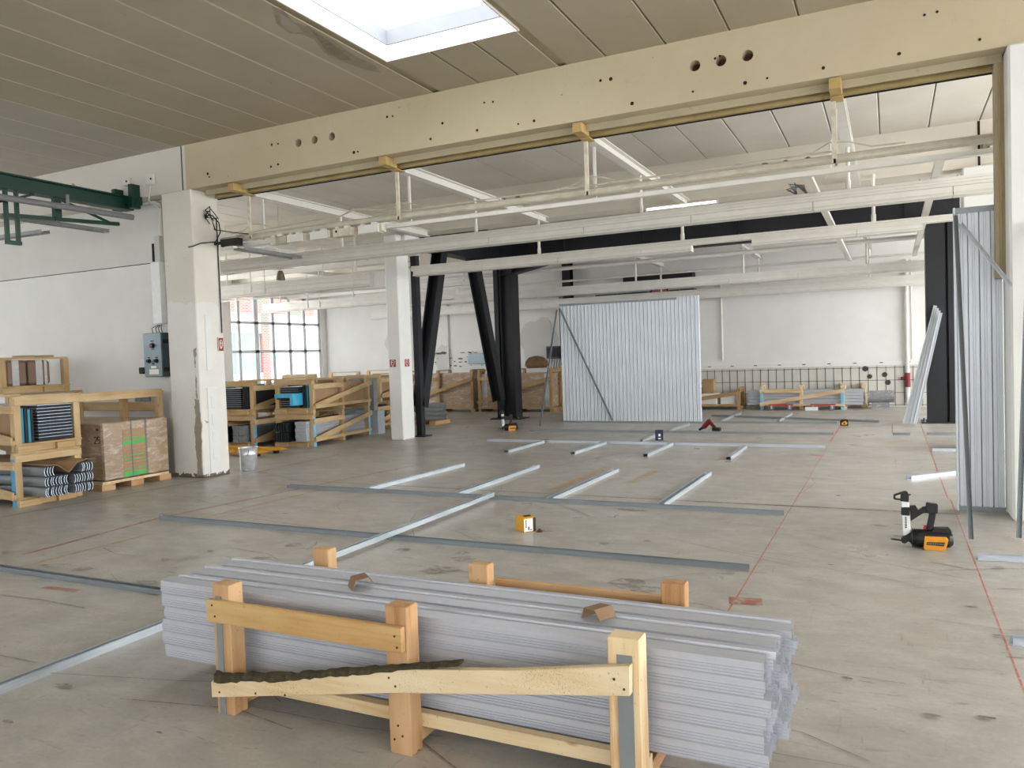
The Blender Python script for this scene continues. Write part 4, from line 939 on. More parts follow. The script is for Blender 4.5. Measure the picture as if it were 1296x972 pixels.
for i, (x, y, z0, w) in enumerate(((-12.6, 12.9, 2.9, 'left'), (-12.2, 12.9, 2.85, 'second'), (-11.0, 13.4, 2.9, 'third'), (-13.6, 15.9, 2.75, 'fourth'), (-13.2, 15.9, 2.75, 'fifth'), (-12.0, 18.6, 2.8, 'right'))):
    solo('drop_rod', 'thin hanging rod in the left bay, %s from the left' % w if w not in ('left', 'right') else 'thin hanging rod in the left bay, farthest to the %s' % w, 'rod', MB().cyl((x, y, z0+.3), (x, y, 4.779), .014, n=6).cyl((x, y, z0+.3), (x, y, z0+.42), .028, n=8), WPAINT)
lp = T('bell_lamp', 'small brass coloured bell lamp hanging over the left crates', 'lamp', (-10.1, 11.1, 3.1))
lp.part('shade', MB().lathe([(.035, 3.33), (.05, 3.31), (.075, 3.22), (.085, 3.16), (.078, 3.16), (.045, 3.3)], (-10.1, 11.1, 0), 14), simple('dull_brass', '8a7a66', '74654f', 10, .45, .5), world=True, smooth=True)
lp.part('stem', MB().cyl((-10.1, 11.1, 3.32), (-10.1, 11.1, 4.779), .012, n=6).cyl((-10.1, 11.1, 3.36), (-10.1, 11.1, 3.40), .05, n=10), WPAINT, world=True)

# ---- crates, loads and pallets ---------------------------------------------------------------
class Crate:
    """long timber crate; local x runs along it, the named end frame is at +x"""
    def __init__(s, label, loc, rot, L, Wd, H, wood=None, sides=(-1,), paint=None, mid=True, flip=1, group=None, ends=True):
        wd = wood or STW; p = .085
        t = s.t = T('timber_crate', label, 'crate', loc, rot, group)
        xs = [-L/2+p/2, L/2-p/2] if not mid else [-L/2+p/2, 0, L/2-p/2]
        for x in xs:
            for y in (-Wd/2+p/2, Wd/2-p/2):
                t.part('post', MB().box(x-p/2, x+p/2, y-p/2, y+p/2, 0, H-.004), wd[2], bevel=.004)
                if paint and x != 0 and y*sides[0] > 0: t.part('paint_strip', MB().box(x-p*.42, x+p*.42, y+sides[0]*p/2, y+sides[0]*(p/2+.004), 0, H*.93), paint)
        for x in xs: t.part('bearer', MB().box(x-.045, x+.045, -Wd/2+p, Wd/2-p, .0, .085), wd[1], bevel=.003)
        for x in xs: t.part('top_rail', MB().box(x-.03, x+.03, -Wd/2+.0, Wd/2, H-.004, H+.026), wd[1], bevel=.003)
        for y in (-Wd/2+p+.06, 0, Wd/2-p-.06): t.part('deck_board', MB().box(-L/2, L/2, y-.05, y+.05, .085, .105), wd[0])
        # end frame face: cross boards
        if ends: t.part('end_board', MB().box(L/2, L/2+.022, -Wd/2, Wd/2, H-.085, H), wd[1], bevel=.003)
        for y0, y1 in ((-Wd/2, -Wd*.18), (Wd*.08, Wd*.36)): t.part('block', MB().box(L/2, L/2+.05, y0, y1, 0, .08), wd[1], bevel=.003)
        t.part('end_board', MB().box(L/2, L/2+.022, -Wd/2, Wd/2, .081, .105), wd[1], bevel=.003)
        for sd in sides:
            y = sd*(Wd/2+.014)
            t.part('side_board', MB().bar((L/2*flip, y, H*.80), (0, y, H*.80), .026, .10), wd[0], bevel=.003)
            t.part('diagonal_board', MB().bar((L/2*flip, y+sd*.0262, H*.22), (-L/2*flip, y+sd*.0262, H*.80), .026, .10), wd[0], bevel=.003)
            t.part('side_board', MB().bar((L/2*flip, y, .12), (-L/2*flip, y, .12), .026, .06), wd[0], bevel=.003)
        s.M = Matrix.Translation(Vector(loc)) @ Matrix.Rotation(rot, 4, 'Z'); s.rot = rot
    def w(s, x, y, z): return s.M @ Vector((x, y, z))
    def put(s, me, name, loc, label, cat, group, rx=0, rz=0):
        o = place(me, name, s.w(*loc), label, cat, group); o.rotation_euler = (rx, 0, s.rot+rz); return o
    def load(s, mb, name, label, cat, mat, group=None, **kw):
        o = mb.build(name, mat, **kw); o.matrix_world = s.M; return tag(o, label, cat, group)
_pm = {}
def upright(L, h, d, mat):
    """channel lying on its side: web upright, flanges to +y"""
    k = (L, h, d, mat.name)
    if k not in _pm:
        t = .0075
        arc = [(b*h*.018/h*4*(1-b)-d*.0, b*h) for b in (0, .2, .4, .6, .8, 1)]
        arc = [(.018*4*b*(1-b), b*h) for b in (0, .2, .4, .6, .8, 1)]
        O = [(-d*.55, .010)]+arc+[(-d*.55, h-.010)]; I = [(x-t, z) for x, z in O[1:-1]]
        mb = MB(); m_ = I[::-1]; n_ = len(I)
        poly = O[1:-1]+m_
        mb.ext((-L/2, 0, 0), (L/2, 0, 0), poly, cap=False)
        for xx in (-L/2, L/2):
            mb.add([(xx, -a, b) for a, b in O[1:-1]]+[(xx, -a, b) for a, b in I], [(i, i+1, i+1+n_, i+n_) for i in range(n_-1)], 1)
        _pm[k] = mb.mesh('profile', [mat, PANELD if mat in (BLACKST, GREYPROF) else EDGE])
    return _pm[k]
def nested(cr, label, group, x0, x1, y0, tiers, n, z0, h, pitch, mat, d=.04, sgn=1, name='steel_profile'):
    for tr_ in range(tiers):
        for k in range(n):
            o = cr.put(upright(x1-x0, h, d, mat), name, ((x0+x1)/2+random.uniform(-.012, .012), y0+sgn*(k*pitch), z0+tr_*(h+.02)), label, 'profile', group, rz=0 if sgn > 0 else PI)
            if sgn < 0: pass
GEDGE = simple('profile_grey_green', '80878a', '8d9496', 10, .5, .35)

# left stack, lower crate: nested grey profiles under a bent cardboard
cA = Crate('lower crate of the stack at the left frame edge, holding grey profiles under bent cardboard', (-10.66, 6.10, 0), 0, 2.5, .84, .62, paint=BLUEP)
nested(cA, 'grey steel profile nested in the lower left crate under the cardboard', 'grey profiles in the lower left crate', -1.15, 1.56, -.25, 2, 9, .109, .105, .033, GEDGE)
nested(cA, 'grey steel profile nested in the lower left crate under the cardboard', 'grey profiles in the lower left crate', -1.15, 1.56, -.25, 1, 4, .359, .105, .033, GEDGE)
nested(cA, 'grey steel profile nested in the lower left crate under the cardboard', 'grey profiles in the lower left crate', -1.15, 1.60, .312, 2, 8, .109, .105, .033, GEDGE, sgn=-1)
nested(cA, 'grey steel profile nested in the lower left crate under the cardboard', 'grey profiles in the lower left crate', -1.15, 1.60, .312, 1, 5, .359, .105, .033, GEDGE, sgn=-1)
cv_ = MB(); P_ = [(-.27, .50), (-.11, .485), (.03, .375), (.14, .482), (.27, .51), (.335, .50)]
for (ya, za), (yb, zb_) in zip(P_[:-1], P_[1:]):
    cv_.add([(-.2, ya, za), (1.58, ya, za-.01), (1.58, yb, zb_-.01), (-.2, yb, zb_), (-.2, ya, za+.006), (1.58, ya, za-.004), (1.58, yb, zb_-.004), (-.2, yb, zb_+.006)], [(3, 2, 1, 0), (4, 5, 6, 7), (0, 1, 5, 4), (1, 2, 6, 5), (2, 3, 7, 6), (3, 0, 4, 7)])
cA.load(cv_, 'cardboard_sheet', 'brown cardboard sheet bent over the grey profiles in the lower left crate', 'cardboard', CARD)
# left stack, upper crate: dark insulated boards
cA2 = Crate('upper crate of the stack at the left frame edge, holding dark boards and teal sheets', (-10.66, 6.12, .65), 0, 2.5, .84, .65)
bd_me = MB().box(-1.2, 1.2, -.22, .22, 0, .033).box(-1.2, 1.201, -.221, .221, .033, .037, 1).mesh('board', [FOAM, EDGE])
for k in range(11):
    cA2.put(bd_me, 'dark_board', (.04+random.uniform(-.01, .01), .09, .12+k*.0395), 'dark board with pale edge in the even pile inside the upper left crate', 'board', 'dark boards in the upper left crate')
for k, (y, mt, lab) in enumerate(((-.305, TEAL, 'teal sheet standing in the upper left crate, outermost'), (-.262, FOAM, 'dark sheet standing between two teal ones in the upper left crate'), (-.222, TEAL, 'teal sheet standing in the upper left crate, next to the dark boards'), (-.185, FOAM, 'dark sheet standing right beside the dark boards in the upper left crate'))):
    cA2.load(MB().box(-1.2, 1.22, y-.015, y+.015, .108, .53-.01*k), 'upright_sheet', lab, 'sheet', mt)
cA2.load(MB().box(-1.2, 1.1, -.3345, -.3225, .108, .56), 'cardboard_sheet', 'brown cardboard lining the long side of the upper left crate', 'cardboard', CARD)
# wrapped carton pack in the second crate
cB = Crate('open crate by the wall holding the film-wrapped carton pack with green strips', (-11.6, 7.39, 0), 0, 3.7, 1.42, 1.28, sides=(-1,), mid=True)
cB.t.part('rear_board', MB().bar((-1.8, .73, 1.04), (1.80, .73, 1.04), .04, .13), STW[0], bevel=.003)
cB.t.part('inner_post', MB().box(1.02, 1.11, .60, .70, .105, 1.27), STW[2], bevel=.004)
pk = cB.load(MB().box(.06, 2.18, -.55, .48, .13, .90, 0), 'carton_pack', 'tall film-wrapped pack of brown cartons with green strips on a pallet by the wall', 'pack', WRAP, bevel=.015)
def child(par, name, mb, mat, **kw):
    o = mb.build(name, mat, par, **kw); return o
ins = MB()
for k in range(14): ins.box(2.16, 2.182, -.25, .12, .15+k*.046, .19+k*.046)
child(pk, 'inner_cartons', ins, CARD)
for z, h in ((.145, .06), (.24, .012), (.36, .012), (.43, .01), (.58, .05), (.66, .014)): child(pk, 'green_strip', MB().box(2.182, 2.1845, -.25, .12, z, z+h), GREENB)
child(pk, 'corner_cover', MB().box(2.16, 2.195, -.545, -.255, .135, .895), WRAP, bevel=.008); child(pk, 'corner_cover', MB().box(2.16, 2.195, .125, .475, .135, .895), WRAP, bevel=.008)
child(pk, 'strap', MB().box(2.185, 2.189, -.115, -.10, .135, .9), GREYSTR); child(pk, 'strap', MB().box(2.185, 2.189, .11, .122, .135, .9), GREYSTR)
t2 = MB()
def stroke(pts, w=.012):   # marker figures on the side of the pack, in its x-z plane
    for a, b in zip(pts[:-1], pts[1:]): t2.bar((a[0]-.05, -.5515, a[1]), (b[0]-.05, -.5515, b[1]), w, .003, up=(0, 1, 0))
stroke([(2.07, .70), (2.09, .72), (2.12, .71), (2.12, .68), (2.07, .63), (2.12, .63)]); stroke([(2.18, .72), (2.14, .72), (2.14, .68), (2.17, .685), (2.185, .66), (2.17, .63), (2.14, .635)])
child(pk, 'marker_figures', t2, BLACK); child(pk, 'black_mark', MB().box(2.07, 2.11, -.5525, -.55, .80, .83), BLACK)
pl = T('pallet', 'pale pallet under the wrapped carton pack by the wall', 'pallet', (-9.45, 7.35, 0))
pl.part('deck', MB().box(-.22, .05, -.55, .50, .085, .12), PALE)
for y in (-.46, -.02, .44): pl.part('block', MB().box(-.22, .05, y-.10, y+.10, 0, .085), WY, bevel=.004)
# crate on top at the back with two brown rolls
cC = Crate('crate raised on the back crates with two tall brown wrapped packs inside', (-12.25, 7.33, 1.312), 0, 1.5, 1.04, .50, sides=(), mid=False, ends=False)
for y, lab in ((-.255, 'left of two brown packs with shiny film bands in the raised crate'), (.10, 'right of two brown packs with shiny film bands in the raised crate')):
    r = cC.load(MB().box(-.3, .70, y-.165, y+.165, .108, .485), 'wrapped_pack', lab, 'pack', BROWNROLL, bevel=.04)
    child(r, 'film_band', MB().box(.69, .704, y-.07, y+.03, .11, .48), SILVER); child(r, 'film_band', MB().box(.69, .704, y+.06, y+.10, .11, .48), SILVER) if y > 0 else None  # near-white bands: film with its glints put into the colour
for y, lab in ((-.1, 'short plank lying on top of the raised crate, left one'), (.2, 'short plank lying on top of the raised crate, right one')):
    cC.load(MB().box(.5, .74, y-.09, y+.1, .527, .555), 'plank', lab, 'plank', OLD[1], bevel=.003)

# ---- middle stack behind the column ----------------------------------------------------------
def crM(label, end, rot, L, Wd, H, z, **kw):
    # the end frame is at local +x, which points towards the camera
    e = Vector((end[0], end[1], 0)); d = Vector((math.cos(rot), math.sin(rot), 0)); c = e-d*(L/2); return Crate(label, (c.x, c.y, z), rot, L, Wd, H, **kw)
rM = math.radians(-83)
m1 = crM('lower crate behind the left column with light profiles sticking out, diagonal board facing the hall', (-10.43, 11.66), rM, 2.2, .86, .61, 0, sides=(1,), paint=LBLUE)
m2 = crM('upper crate behind the left column with dark boards and a light blue piece', (-10.43, 11.68), rM, 2.2, .86, .64, .64, sides=(1,))
m3 = crM('lower crate behind the tin bucket, with grey profiles and bent cardboard', (-11.62, 11.33), rM, 2.2, .84, .61, 0, sides=(1,), paint=LBLUE, flip=1)
m4 = crM('upper crate behind the tin bucket, filled with dark boards', (-11.62, 11.35), rM, 2.2, .84, .64, .64, sides=(1,))
LPROF = galv('light_profile', 'a9adb3', 'b9bdc3', .5, .3)
def flats(cr, label, group, x0, x1, y0, rows, cols, z0, w, h, mats):
    me = MB().box((x0-x1)/2, (x1-x0)/2, -w/2, w/2, 0, h*.93, 0).mesh('profile', mats)
    for r_ in range(rows):
        for c_ in range(cols): cr.put(me, 'steel_profile', ((x0+x1)/2+random.uniform(-.02, .02), y0+c_*(w+.003), z0+r_*h), label, 'profile', group)
nested(m1, 'dark steel profile nested in the lower crate behind the left column', 'dark profiles in the lower mid crate', -1.0, 1.30, -.31, 2, 12, .112, .17, .028, BLACKST)
flats(m1, 'light grey profile stacked in the lower crate behind the left column', 'light profiles in the lower mid crate', -1.0, 1.22, .16, 6, 2, .11, .12, .064, [LPROF])
fb_ = MB().box(-1.0, 1.0, -.2, .2, 0, .033).box(-1., 1.001, -.201, .201, .033, .037, 1).mesh('board', [FOAM, EDGE])
for k in (0, 1, 2, 3, 4, 7, 8, 9): m2.put(fb_, 'dark_board', (.06+(.14 if k == 4 else 0), -.12, .12+k*.04), 'dark board in the upper crate behind the left column', 'board', 'dark boards in the upper mid crate')
m2.load(MB().box(.5, 1.38, -.24, .10, .322, .395).box(.5, 1.38, .10, .165, .17, .395), 'blue_angle', 'light blue angle piece sticking out of the upper crate behind the column', 'sheet', CYAN)
for k, (mt, lab) in enumerate(((FOAM, 'dark upright sheet in the upper crate beside the light blue piece, inner'), (FOAM, 'dark upright sheet in the upper crate beside the light blue piece, middle'), (TEAL, 'teal upright sheet in the upper crate beside the light blue piece'))):
    m2.load(MB().box(-1., 1.06, .175+k*.045, .205+k*.045, .108, .54), 'upright_sheet', lab, 'sheet', mt)
m2.load(MB().box(-1.0, 1.0, .318, .338, .108, .55), 'cardboard_sheet', 'brown cardboard lining of the upper crate behind the column, facing the hall', 'cardboard', CARD)
nested(m3, 'dark steel profile nested in the lower crate behind the tin bucket', 'dark profiles behind the bucket', -1.0, 1.35, -.30, 2, 9, .112, .14, .028, BLACKST)
flats(m3, 'grey profile stacked in the lower crate behind the tin bucket', 'grey profiles behind the bucket', -1.0, 1.22, .08, 5, 2, .11, .13, .066, [GEDGE])
cq = MB()
for (ya, za), (yb, zb_) in (((-.325, .44), (-.2, .51)), ((-.2, .51), (.02, .44)), ((.02, .44), (.3, .47))):
    cq.add([(-.4, ya, za), (1.33, ya, za), (1.33, yb, zb_), (-.4, yb, zb_), (-.4, ya, za+.006), (1.33, ya, za+.006), (1.33, yb, zb_+.006), (-.4, yb, zb_+.006)], [(3, 2, 1, 0), (4, 5, 6, 7), (0, 1, 5, 4), (1, 2, 6, 5), (2, 3, 7, 6), (3, 0, 4, 7)])
m3.load(cq, 'cardboard_sheet', 'bent cardboard over the grey profiles behind the tin bucket', 'cardboard', CARD)
for k in range(10): m4.put(fb_, 'dark_board', (.04, -.12, .12+k*.04), 'dark board in the upper crate behind the tin bucket', 'board', 'dark boards behind the bucket')
for k, lab in enumerate(('dark upright sheet in the upper crate behind the bucket, inner', 'dark upright sheet in the upper crate behind the bucket, middle', 'dark upright sheet in the upper crate behind the bucket, outer')):
    m4.load(MB().box(-1., 1.06, .14+k*.045, .17+k*.045, .108, .54), 'upright_sheet', lab, 'sheet', FOAM)
m5 = crM('crate at the left edge of the bay opening, mostly behind the column, with teal sheets', (-12.78, 11.2), rM, 2.2, .84, 1.25, 0, sides=(1,))
for k, lab in enumerate(('teal sheet in the crate just behind the left column, inner', 'teal sheet in the crate just behind the left column, outer')): m5.load(MB().box(-1., 1.05, .2+k*.06, .24+k*.06, .64, 1.18), 'upright_sheet', lab, 'sheet', TEAL)
# row of crates under the window and behind
m6 = Crate('long pale crate running under the left window behind the other crates', (-12.9, 16.4, 0), math.radians(-82), 4.2, .9, 1.33, wood=[PALE, PALE, PALE], sides=(1,))
m6.load(MB().box(-2, 2, -.33, .33, .11, 1.2), 'carton_pack', 'brown carton pack inside the long crate under the window', 'pack', CARD, bevel=.02)
m7 = Crate('crate with dark grey sheets standing left of the white column', (-11.2, 15.3, 0), math.radians(-83), 1.9, .9, .62, sides=(1,))
m8 = Crate('upper crate left of the white column with a diagonal board', (-11.35, 16.2, .65), math.radians(-83), 2.6, .9, .62, sides=(1,))
m8.load(MB().box(-1.2, 1.1, -.35, .33, .108, .55), 'carton_pack', 'brown carton pack in the upper crate left of the white column', 'pack', CARD, bevel=.02)
m7.load(MB().box(-.85, .93, -.33, .33, .108, .53), 'sheet_pack', 'grey sheet pack in the lower crate left of the white column', 'pack', GEDGE, bevel=.01)
solo('grey_sheet', 'dark grey sheet pack standing on the pale sheets beside the middle crates', 'sheet', MB().box(-10.85, -10.25, 14.02, 14.16, .52, 1.24), GREYPROF)
solo('grey_sheet', 'mid grey sheet pack on the floor beside the middle crates', 'sheet', MB().box(-10.75, -10.15, 14.0, 14.25, .0, .52), LPROF)
# bundle of grey profiles right of the white column
pbm = T('small_pallet', 'small timber pallet under the grey profile bundle beside the white column', 'pallet', (-10.26, 16.45, 0))
for x in (-.2, .2): pbm.part('block', MB().box(x-.09, x+.09, -.35, .35, 0, .098), WY)
for k in range(20):
    c_, r_ = k % 5, k//5
    a_ = math.radians(14); q = Vector((-10.26, 16.25, .102+r_*.106))+Vector((-math.sin(a_), math.cos(a_), 0))*(c_*.07)+Vector((math.cos(a_), math.sin(a_), 0))*random.uniform(-.05, .05)
    place(upright(.72, .10, .05, GREYPROF), 'steel_profile', q, 'grey profile in the ragged bundle on a small pallet right of the white column', 'profile', 'grey profiles beside the white column', rz=a_)

# ---- crates along the rear wall ---------------------------------------------------------------
def cratesF(label, x0, x1, y, H, Wd=.8, fl_=1, wood=None, **kw): return Crate(label, ((x0+x1)/2, y+Wd/2, 0), 0, x1-x0, Wd, H, sides=(-1,), flip=fl_, wood=wood, **kw)
g1 = cratesF('tall crate at the rear wall between the black braces, leftmost, with wrapped cartons', -13.6, -11.17, 20.2, 1.24, wood=OLD, fl_=-1)
g1.load(MB().box(-1.1, 1.1, -.3, .305, .108, 1.17), 'carton_pack', 'film-wrapped brown carton pack in the leftmost tall rear crate', 'pack', WRAP, bevel=.02)
g2 = cratesF('tall crate at the rear wall behind the black column, with wrapped cartons', -11.0, -8.62, 20.2, 1.22, wood=OLD, fl_=-1)
g2.load(MB().box(-1.1, 1.1, -.3, .305, .108, 1.12), 'carton_pack', 'film-wrapped brown carton pack in the tall crate behind the black column', 'pack', WRAP, bevel=.02)
g2.load(MB().box(-1.10, -.93, -.313, -.301, .12, 1.12), 'film_roll', 'white crumpled film hanging between the two tall rear crates', 'film', SILVER, bevel=.01)
g2.load(MB().box(.93, 1.09, -.313, -.301, .12, 1.1), 'film_roll', 'shiny film at the right corner of the tall crate behind the black column', 'film', SILVER, bevel=.01)
tr_ = MB(); tr_.lathe([(0, 1.25), (.28, 1.25), (.34, 1.33), (.32, 1.45), (.22, 1.56), (.05, 1.60), (0, 1.6)], n=14)
solo('paper_heap', 'crumpled brown paper heap on top of the tall rear crate', 'paper', tr_, simple('brown_paper', '7a5c40', '5d4530', 9, .9, bump=.8), loc=(-9.25, 20.6, 0))
g3 = cratesF('worn crate with white packs just right of the standing stud panel', -5.9, -3.60, 21.05, .55, .7, wood=OLD, fl_=-1)
for i, (x, w) in enumerate(((-.2, 'left'), (.32, 'middle'), (.82, 'right'))): g3.load(MB().box(x-.21, x+.21, -.25, .25, .108, .42), 'white_pack', 'white pack in the worn rear crate, %s of three' % w, 'pack', LABELW, bevel=.02)
g3.load(MB().box(.12, .42, -.1, .2, .421, .80), 'cardboard_box', 'brown cardboard box on the white packs in the worn rear crate', 'box', CARD, bevel=.01)
g4 = cratesF('long pale crate of steel profiles on red dollies before the rear mesh wall', -3.09, -1.06, 21.0, .60, .55, paint=LBLUE, fl_=-1, wood=[PALE, PALE, POSTP])
flats(g4, 'light grey steel profile in the long crate on the red dollies', 'profiles in the rear crate', -1.33, 1.44, -.122, 5, 3, .112, .117, .078, [LPROF])
ex = Crate('narrow pale crate end behind the long rear crate', (-.9, 21.77, 0), 0, .6, .34, .60, wood=[PALE, PALE, PALE], sides=(), mid=False)
for x, lab in ((-2.55, 'left red dolly under the long rear crate'), (-1.55, 'right red dolly under the long rear crate')):
    d_ = T('dolly', lab, 'dolly', (x, 20.85, 0))
    d_.part('deck', MB().box(-.3, .3, -.12, .07, .128, .15), RED, bevel=.005)
    for wx in (-.22, .22):
        d_.part('wheel', MB().cyl((wx-.0, -.10, .06), (wx, -.06, .06), .06, n=14), GREYT)
        d_.part('caster_fork', MB().box(wx-.035, wx+.035, -.12, -.04, .122, .128).box(wx-.02, wx+.02, -.112, -.103, .04, .125), CHROME)
solo('white_block', 'white block on the floor by the right red dolly', 'block', MB().box(-1.95, -1.65, 20.6, 20.7, 0, .09), WHITE, bevel=.01)
solo('silver_duct', 'silver film-wrapped roll lying right of the long rear crate', 'roll', MB().cyl((-.54, 21.3, .30), (.06, 21.3, .30), .15, n=16).box(-.45, -.05, 21.2, 21.4, 0, .16), wrapped('dull_film', '9a9c9e', '5c5e62'))

# ---- bucket, pallet truck, signs -----------------------------------------------------------------
bk2 = T('tin_bucket', 'shiny tin bucket standing on the floor beside the left column', 'bucket', (-8.86, 8.86, 0))
bk2.part('body', MB().lathe([(0, .002), (.118, .002), (.122, .01), (.130, .24), (.134, .25), (.130, .26), (.138, .34), (.142, .35), (.138, .355), (.132, .35), (.12, .02), (0, .015)], n=28), CHROME, smooth=True)
hd = MB(); hd.tube([(.14*math.cos(a), .14*math.sin(a)*.3-.14, .34-.12*math.sin(a)) for a in [PI*k/10 for k in range(11)]], .004, 5)
bk2.part('handle', hd, GREYT)
pt = T('pallet_truck', 'yellow pallet truck with its forks showing beside the tin bucket', 'pallet truck', (-10.40, 10.3, 0))
for y in (10.25, 10.72):
    pt.part('fork', MB().poly_y([(-11.35, .05), (-9.92, .055), (-9.82, .075), (-9.92, .10), (-11.35, .11)], y-.08, y+.08), YEL, world=True, bevel=.006)
    pt.part('roller', MB().cyl((-10.04, y-.05, .038), (-10.04, y+.05, .038), .038, n=12), BLACK, world=True)
pt.part('body', MB().box(-11.62, -11.33, 10.3, 10.67, .06, .42), YEL, world=True, bevel=.02)
pt.part('drawbar', MB().tube([(-11.5, 10.48, .42), (-11.65, 10.48, 1.0), (-11.68, 10.48, 1.05)], .02, 8), BLACK, world=True)
pt.part('wheel', MB().cyl((-11.5, 10.40, .09), (-11.5, 10.56, .09), .09, n=16), BLACK, world=True)
def hose_sign(label, c, axis, w=.15, h=.155):
    t = T('fire_hose_sign', label, 'sign', c, {'y': 0, 'x': R90}[axis])
    b = t.part('plate', MB().box(-w/2, w/2, -.004, 0, -h/2, h/2), SIGNR)
    g = MB(); P = [(-.012, -.06), (.012, -.055), (.035, .0), (.04, .035), (.02, .058), (-.012, .062), (-.034, .04), (-.03, .018), (-.012, .028)]
    P2 = [(-.012, -.06), (-.032, -.01), (-.036, .02)]
    for Q in (P, P2): g.tube([(x*w/.15, -.0055, z) for x, z in Q], .0055, 5)
    g.tube([(-.03*w/.15, -.0055, .035), (.005*w/.15, -.0055, .008), (.012, -.0055, .02)], .0045, 5)
    t.part('hose_symbol', g, LABELW)
    fr = MB()
    for a in (-1, 1): fr.box(a*w/2-.003, a*w/2+.003, -.0045, 0, -h/2-.003, h/2+.003); fr.box(-w/2, w/2, -.0045, 0, a*h/2-.003, a*h/2+.003)
    t.part('border', fr, LABELW)
    return t
hose_sign('red fire hose sign on the front of the white column', (-8.985, 12.978, 1.55), 'y')
hose_sign('red fire hose sign on the right side of the white column', (-8.793, 13.19, 1.55), 'x', .17)
hose_sign('narrow red fire hose sign on the reveal of the left column', (-8.914, 8.47, 1.93), 'x', .10, .2)
bt_ = T('red_button', 'round red button on the right concrete column at the frame edge', 'button', (1.135, 8.018, 1.71))
bt_.part('button', MB().cyl((0, -.03, 0), (0, 0, 0), .045, .05, n=20), RED); bt_.part('rim', MB().cyl((0, -.012, 0), (0, 0, 0), .058, n=20), SIGNR)

# ---- wall services left ---------------------------------------------------------------------------
ep = T('control_cabinet', 'grey blue electric control cabinet on the left wall', 'cabinet', (-9.95, 8.35, 1.48))
ep.part('cabinet', MB().box(-.19, .19, -.22, 0, 0, .66), PANELD, bevel=.008)
dp = ep.part('door', MB().box(-.185, .185, -.232, -.221, .006, .654), PANELG, bevel=.004)
for x, z, r in ((.02, .47, .03), (-.07, .24, .024), (.09, .24, .024)):
    k_ = ep.part('knob', MB().cyl((x, -.236, z), (x, -.232, z), r*1.5, n=16).cyl((x, -.275, z), (x, -.236, z), r, n=12), BLACK, dp)
ep.part('red_marker', MB().box(.0, .05, -.279, -.275, .46, .48), RED, dp)
ep.part('indicator', MB().cyl((.01, -.245, .20), (.01, -.232, .20), .02, n=10), PANELD, dp)
lbp = MB().box(-.03, .05, -.2335, -.232, .53, .545).box(-.1, -.05, -.2335, -.232, .285, .3).box(.06, .12, -.2335, -.232, .285, .3).box(-.02, .05, -.2335, -.232, .41, .42)
ep.part('caption_strip', lbp, BLACK, dp)
ep.part('rating_plate', MB().box(-.04, .07, -.2335, -.232, .13, .165).box(-.08, .12, -.2335, -.232, .04, .115), LABELW, dp)
ep.part('hinge', MB().box(.185, .20, -.2, -.1, .08, .14), BLACK); ep.part('hinge', MB().box(.185, .20, -.2, -.1, .5, .56), BLACK)
cab = MB()
for x in (-.12, -.04, .02, .08): cab.tube([(x, -.1, .66), (x-.02, -.1, .74), (x*.4+.0, -.06, .785)], .008, 5)
ep.part('cable', cab, GREYT)
sw = T('switch_box', 'small clear cover switch box left of the control cabinet', 'switch', (-10.35, 8.35, 1.5))
sw.part('housing', MB().box(-.1, .08, -.05, 0, .03, .26), WHITE, bevel=.006); sw.part('rotary_switch', MB().box(-.06, .04, -.12, -.05, .03, .13), BLACK, bevel=.01)
ct = T('cable_duct', 'white vertical cable duct rising above the control cabinet', 'duct', (-9.93, 8.344, 2.28))
ct.part('box_cable', MB().tube([(.09, -.05, 1.6), (.13, -.06, 1.72), (.14, -.285, 1.80), (.19, -.285, 2.0)], .01, 6), WPAINT)
ct.part('duct', MB().box(-.12, .07, -.10, 0, 0, .93), WHITE, bevel=.005)
ct.part('grey_sleeve', MB().box(-.04, .07, -.08, 0, .93, 1.32), GREYP); ct.part('dark_slot', MB().box(-.13, -.09, -.05, 0, .95, 1.22), DARK)
ct.part('pipe', MB().tube([(.08, -.045, 1.32), (.09, -.045, 1.72), (.07, -.045, 1.80), (-.02, -.045, 1.84), (-.5, -.045, 1.845)], .024, 8), WPAINT)
for x, z, w, lab in ((-9.73, 4.38, .15, 'square white junction box high on the left wall by the beam end'), (-10.24, 4.41, .11, 'small white junction box high on the left wall above the green rail end')):
    j = T('wall_box', lab, 'junction box', (x, 8.08 if z > 4.2 else 8.35, z)); j.part('housing', MB().box(-w/2, w/2, -.05, -.001, -w/2, w/2), WALL_UP, bevel=.008); j.part('cable_gland', MB().cyl((w*.3, -.06, 0), (w*.3, -.05, 0), .015, n=8), DARK)
so = T('wall_socket', 'white socket box low on the wall right of the wrapped pack', 'socket', (-9.72, 8.35, .98)); so.part('housing', MB().box(-.06, .04, -.05, 0, 0, .16), WHITE, bevel=.004); so.part('lid', MB().box(-.05, .03, -.058, -.05, .02, .09), LABELW)
solo('wall_casing', 'low grey casing on the wall beside the left column', 'casing', MB().box(-9.75, -9.54, 8.2, 8.349, .03, 1.12), COLW, bevel=.004)
solo('wall_meter', 'small dark grey clamp box on the crate board behind the wrapped pack', 'box', MB().box(-10.33, -10.2, 8.07, 8.11, 1.112, 1.24).box(-10.17, -10.0, 8.07, 8.11, 1.112, 1.245).box(-10.2, -10.17, 8.08, 8.10, 1.13, 1.22), GREYT, bevel=.01)

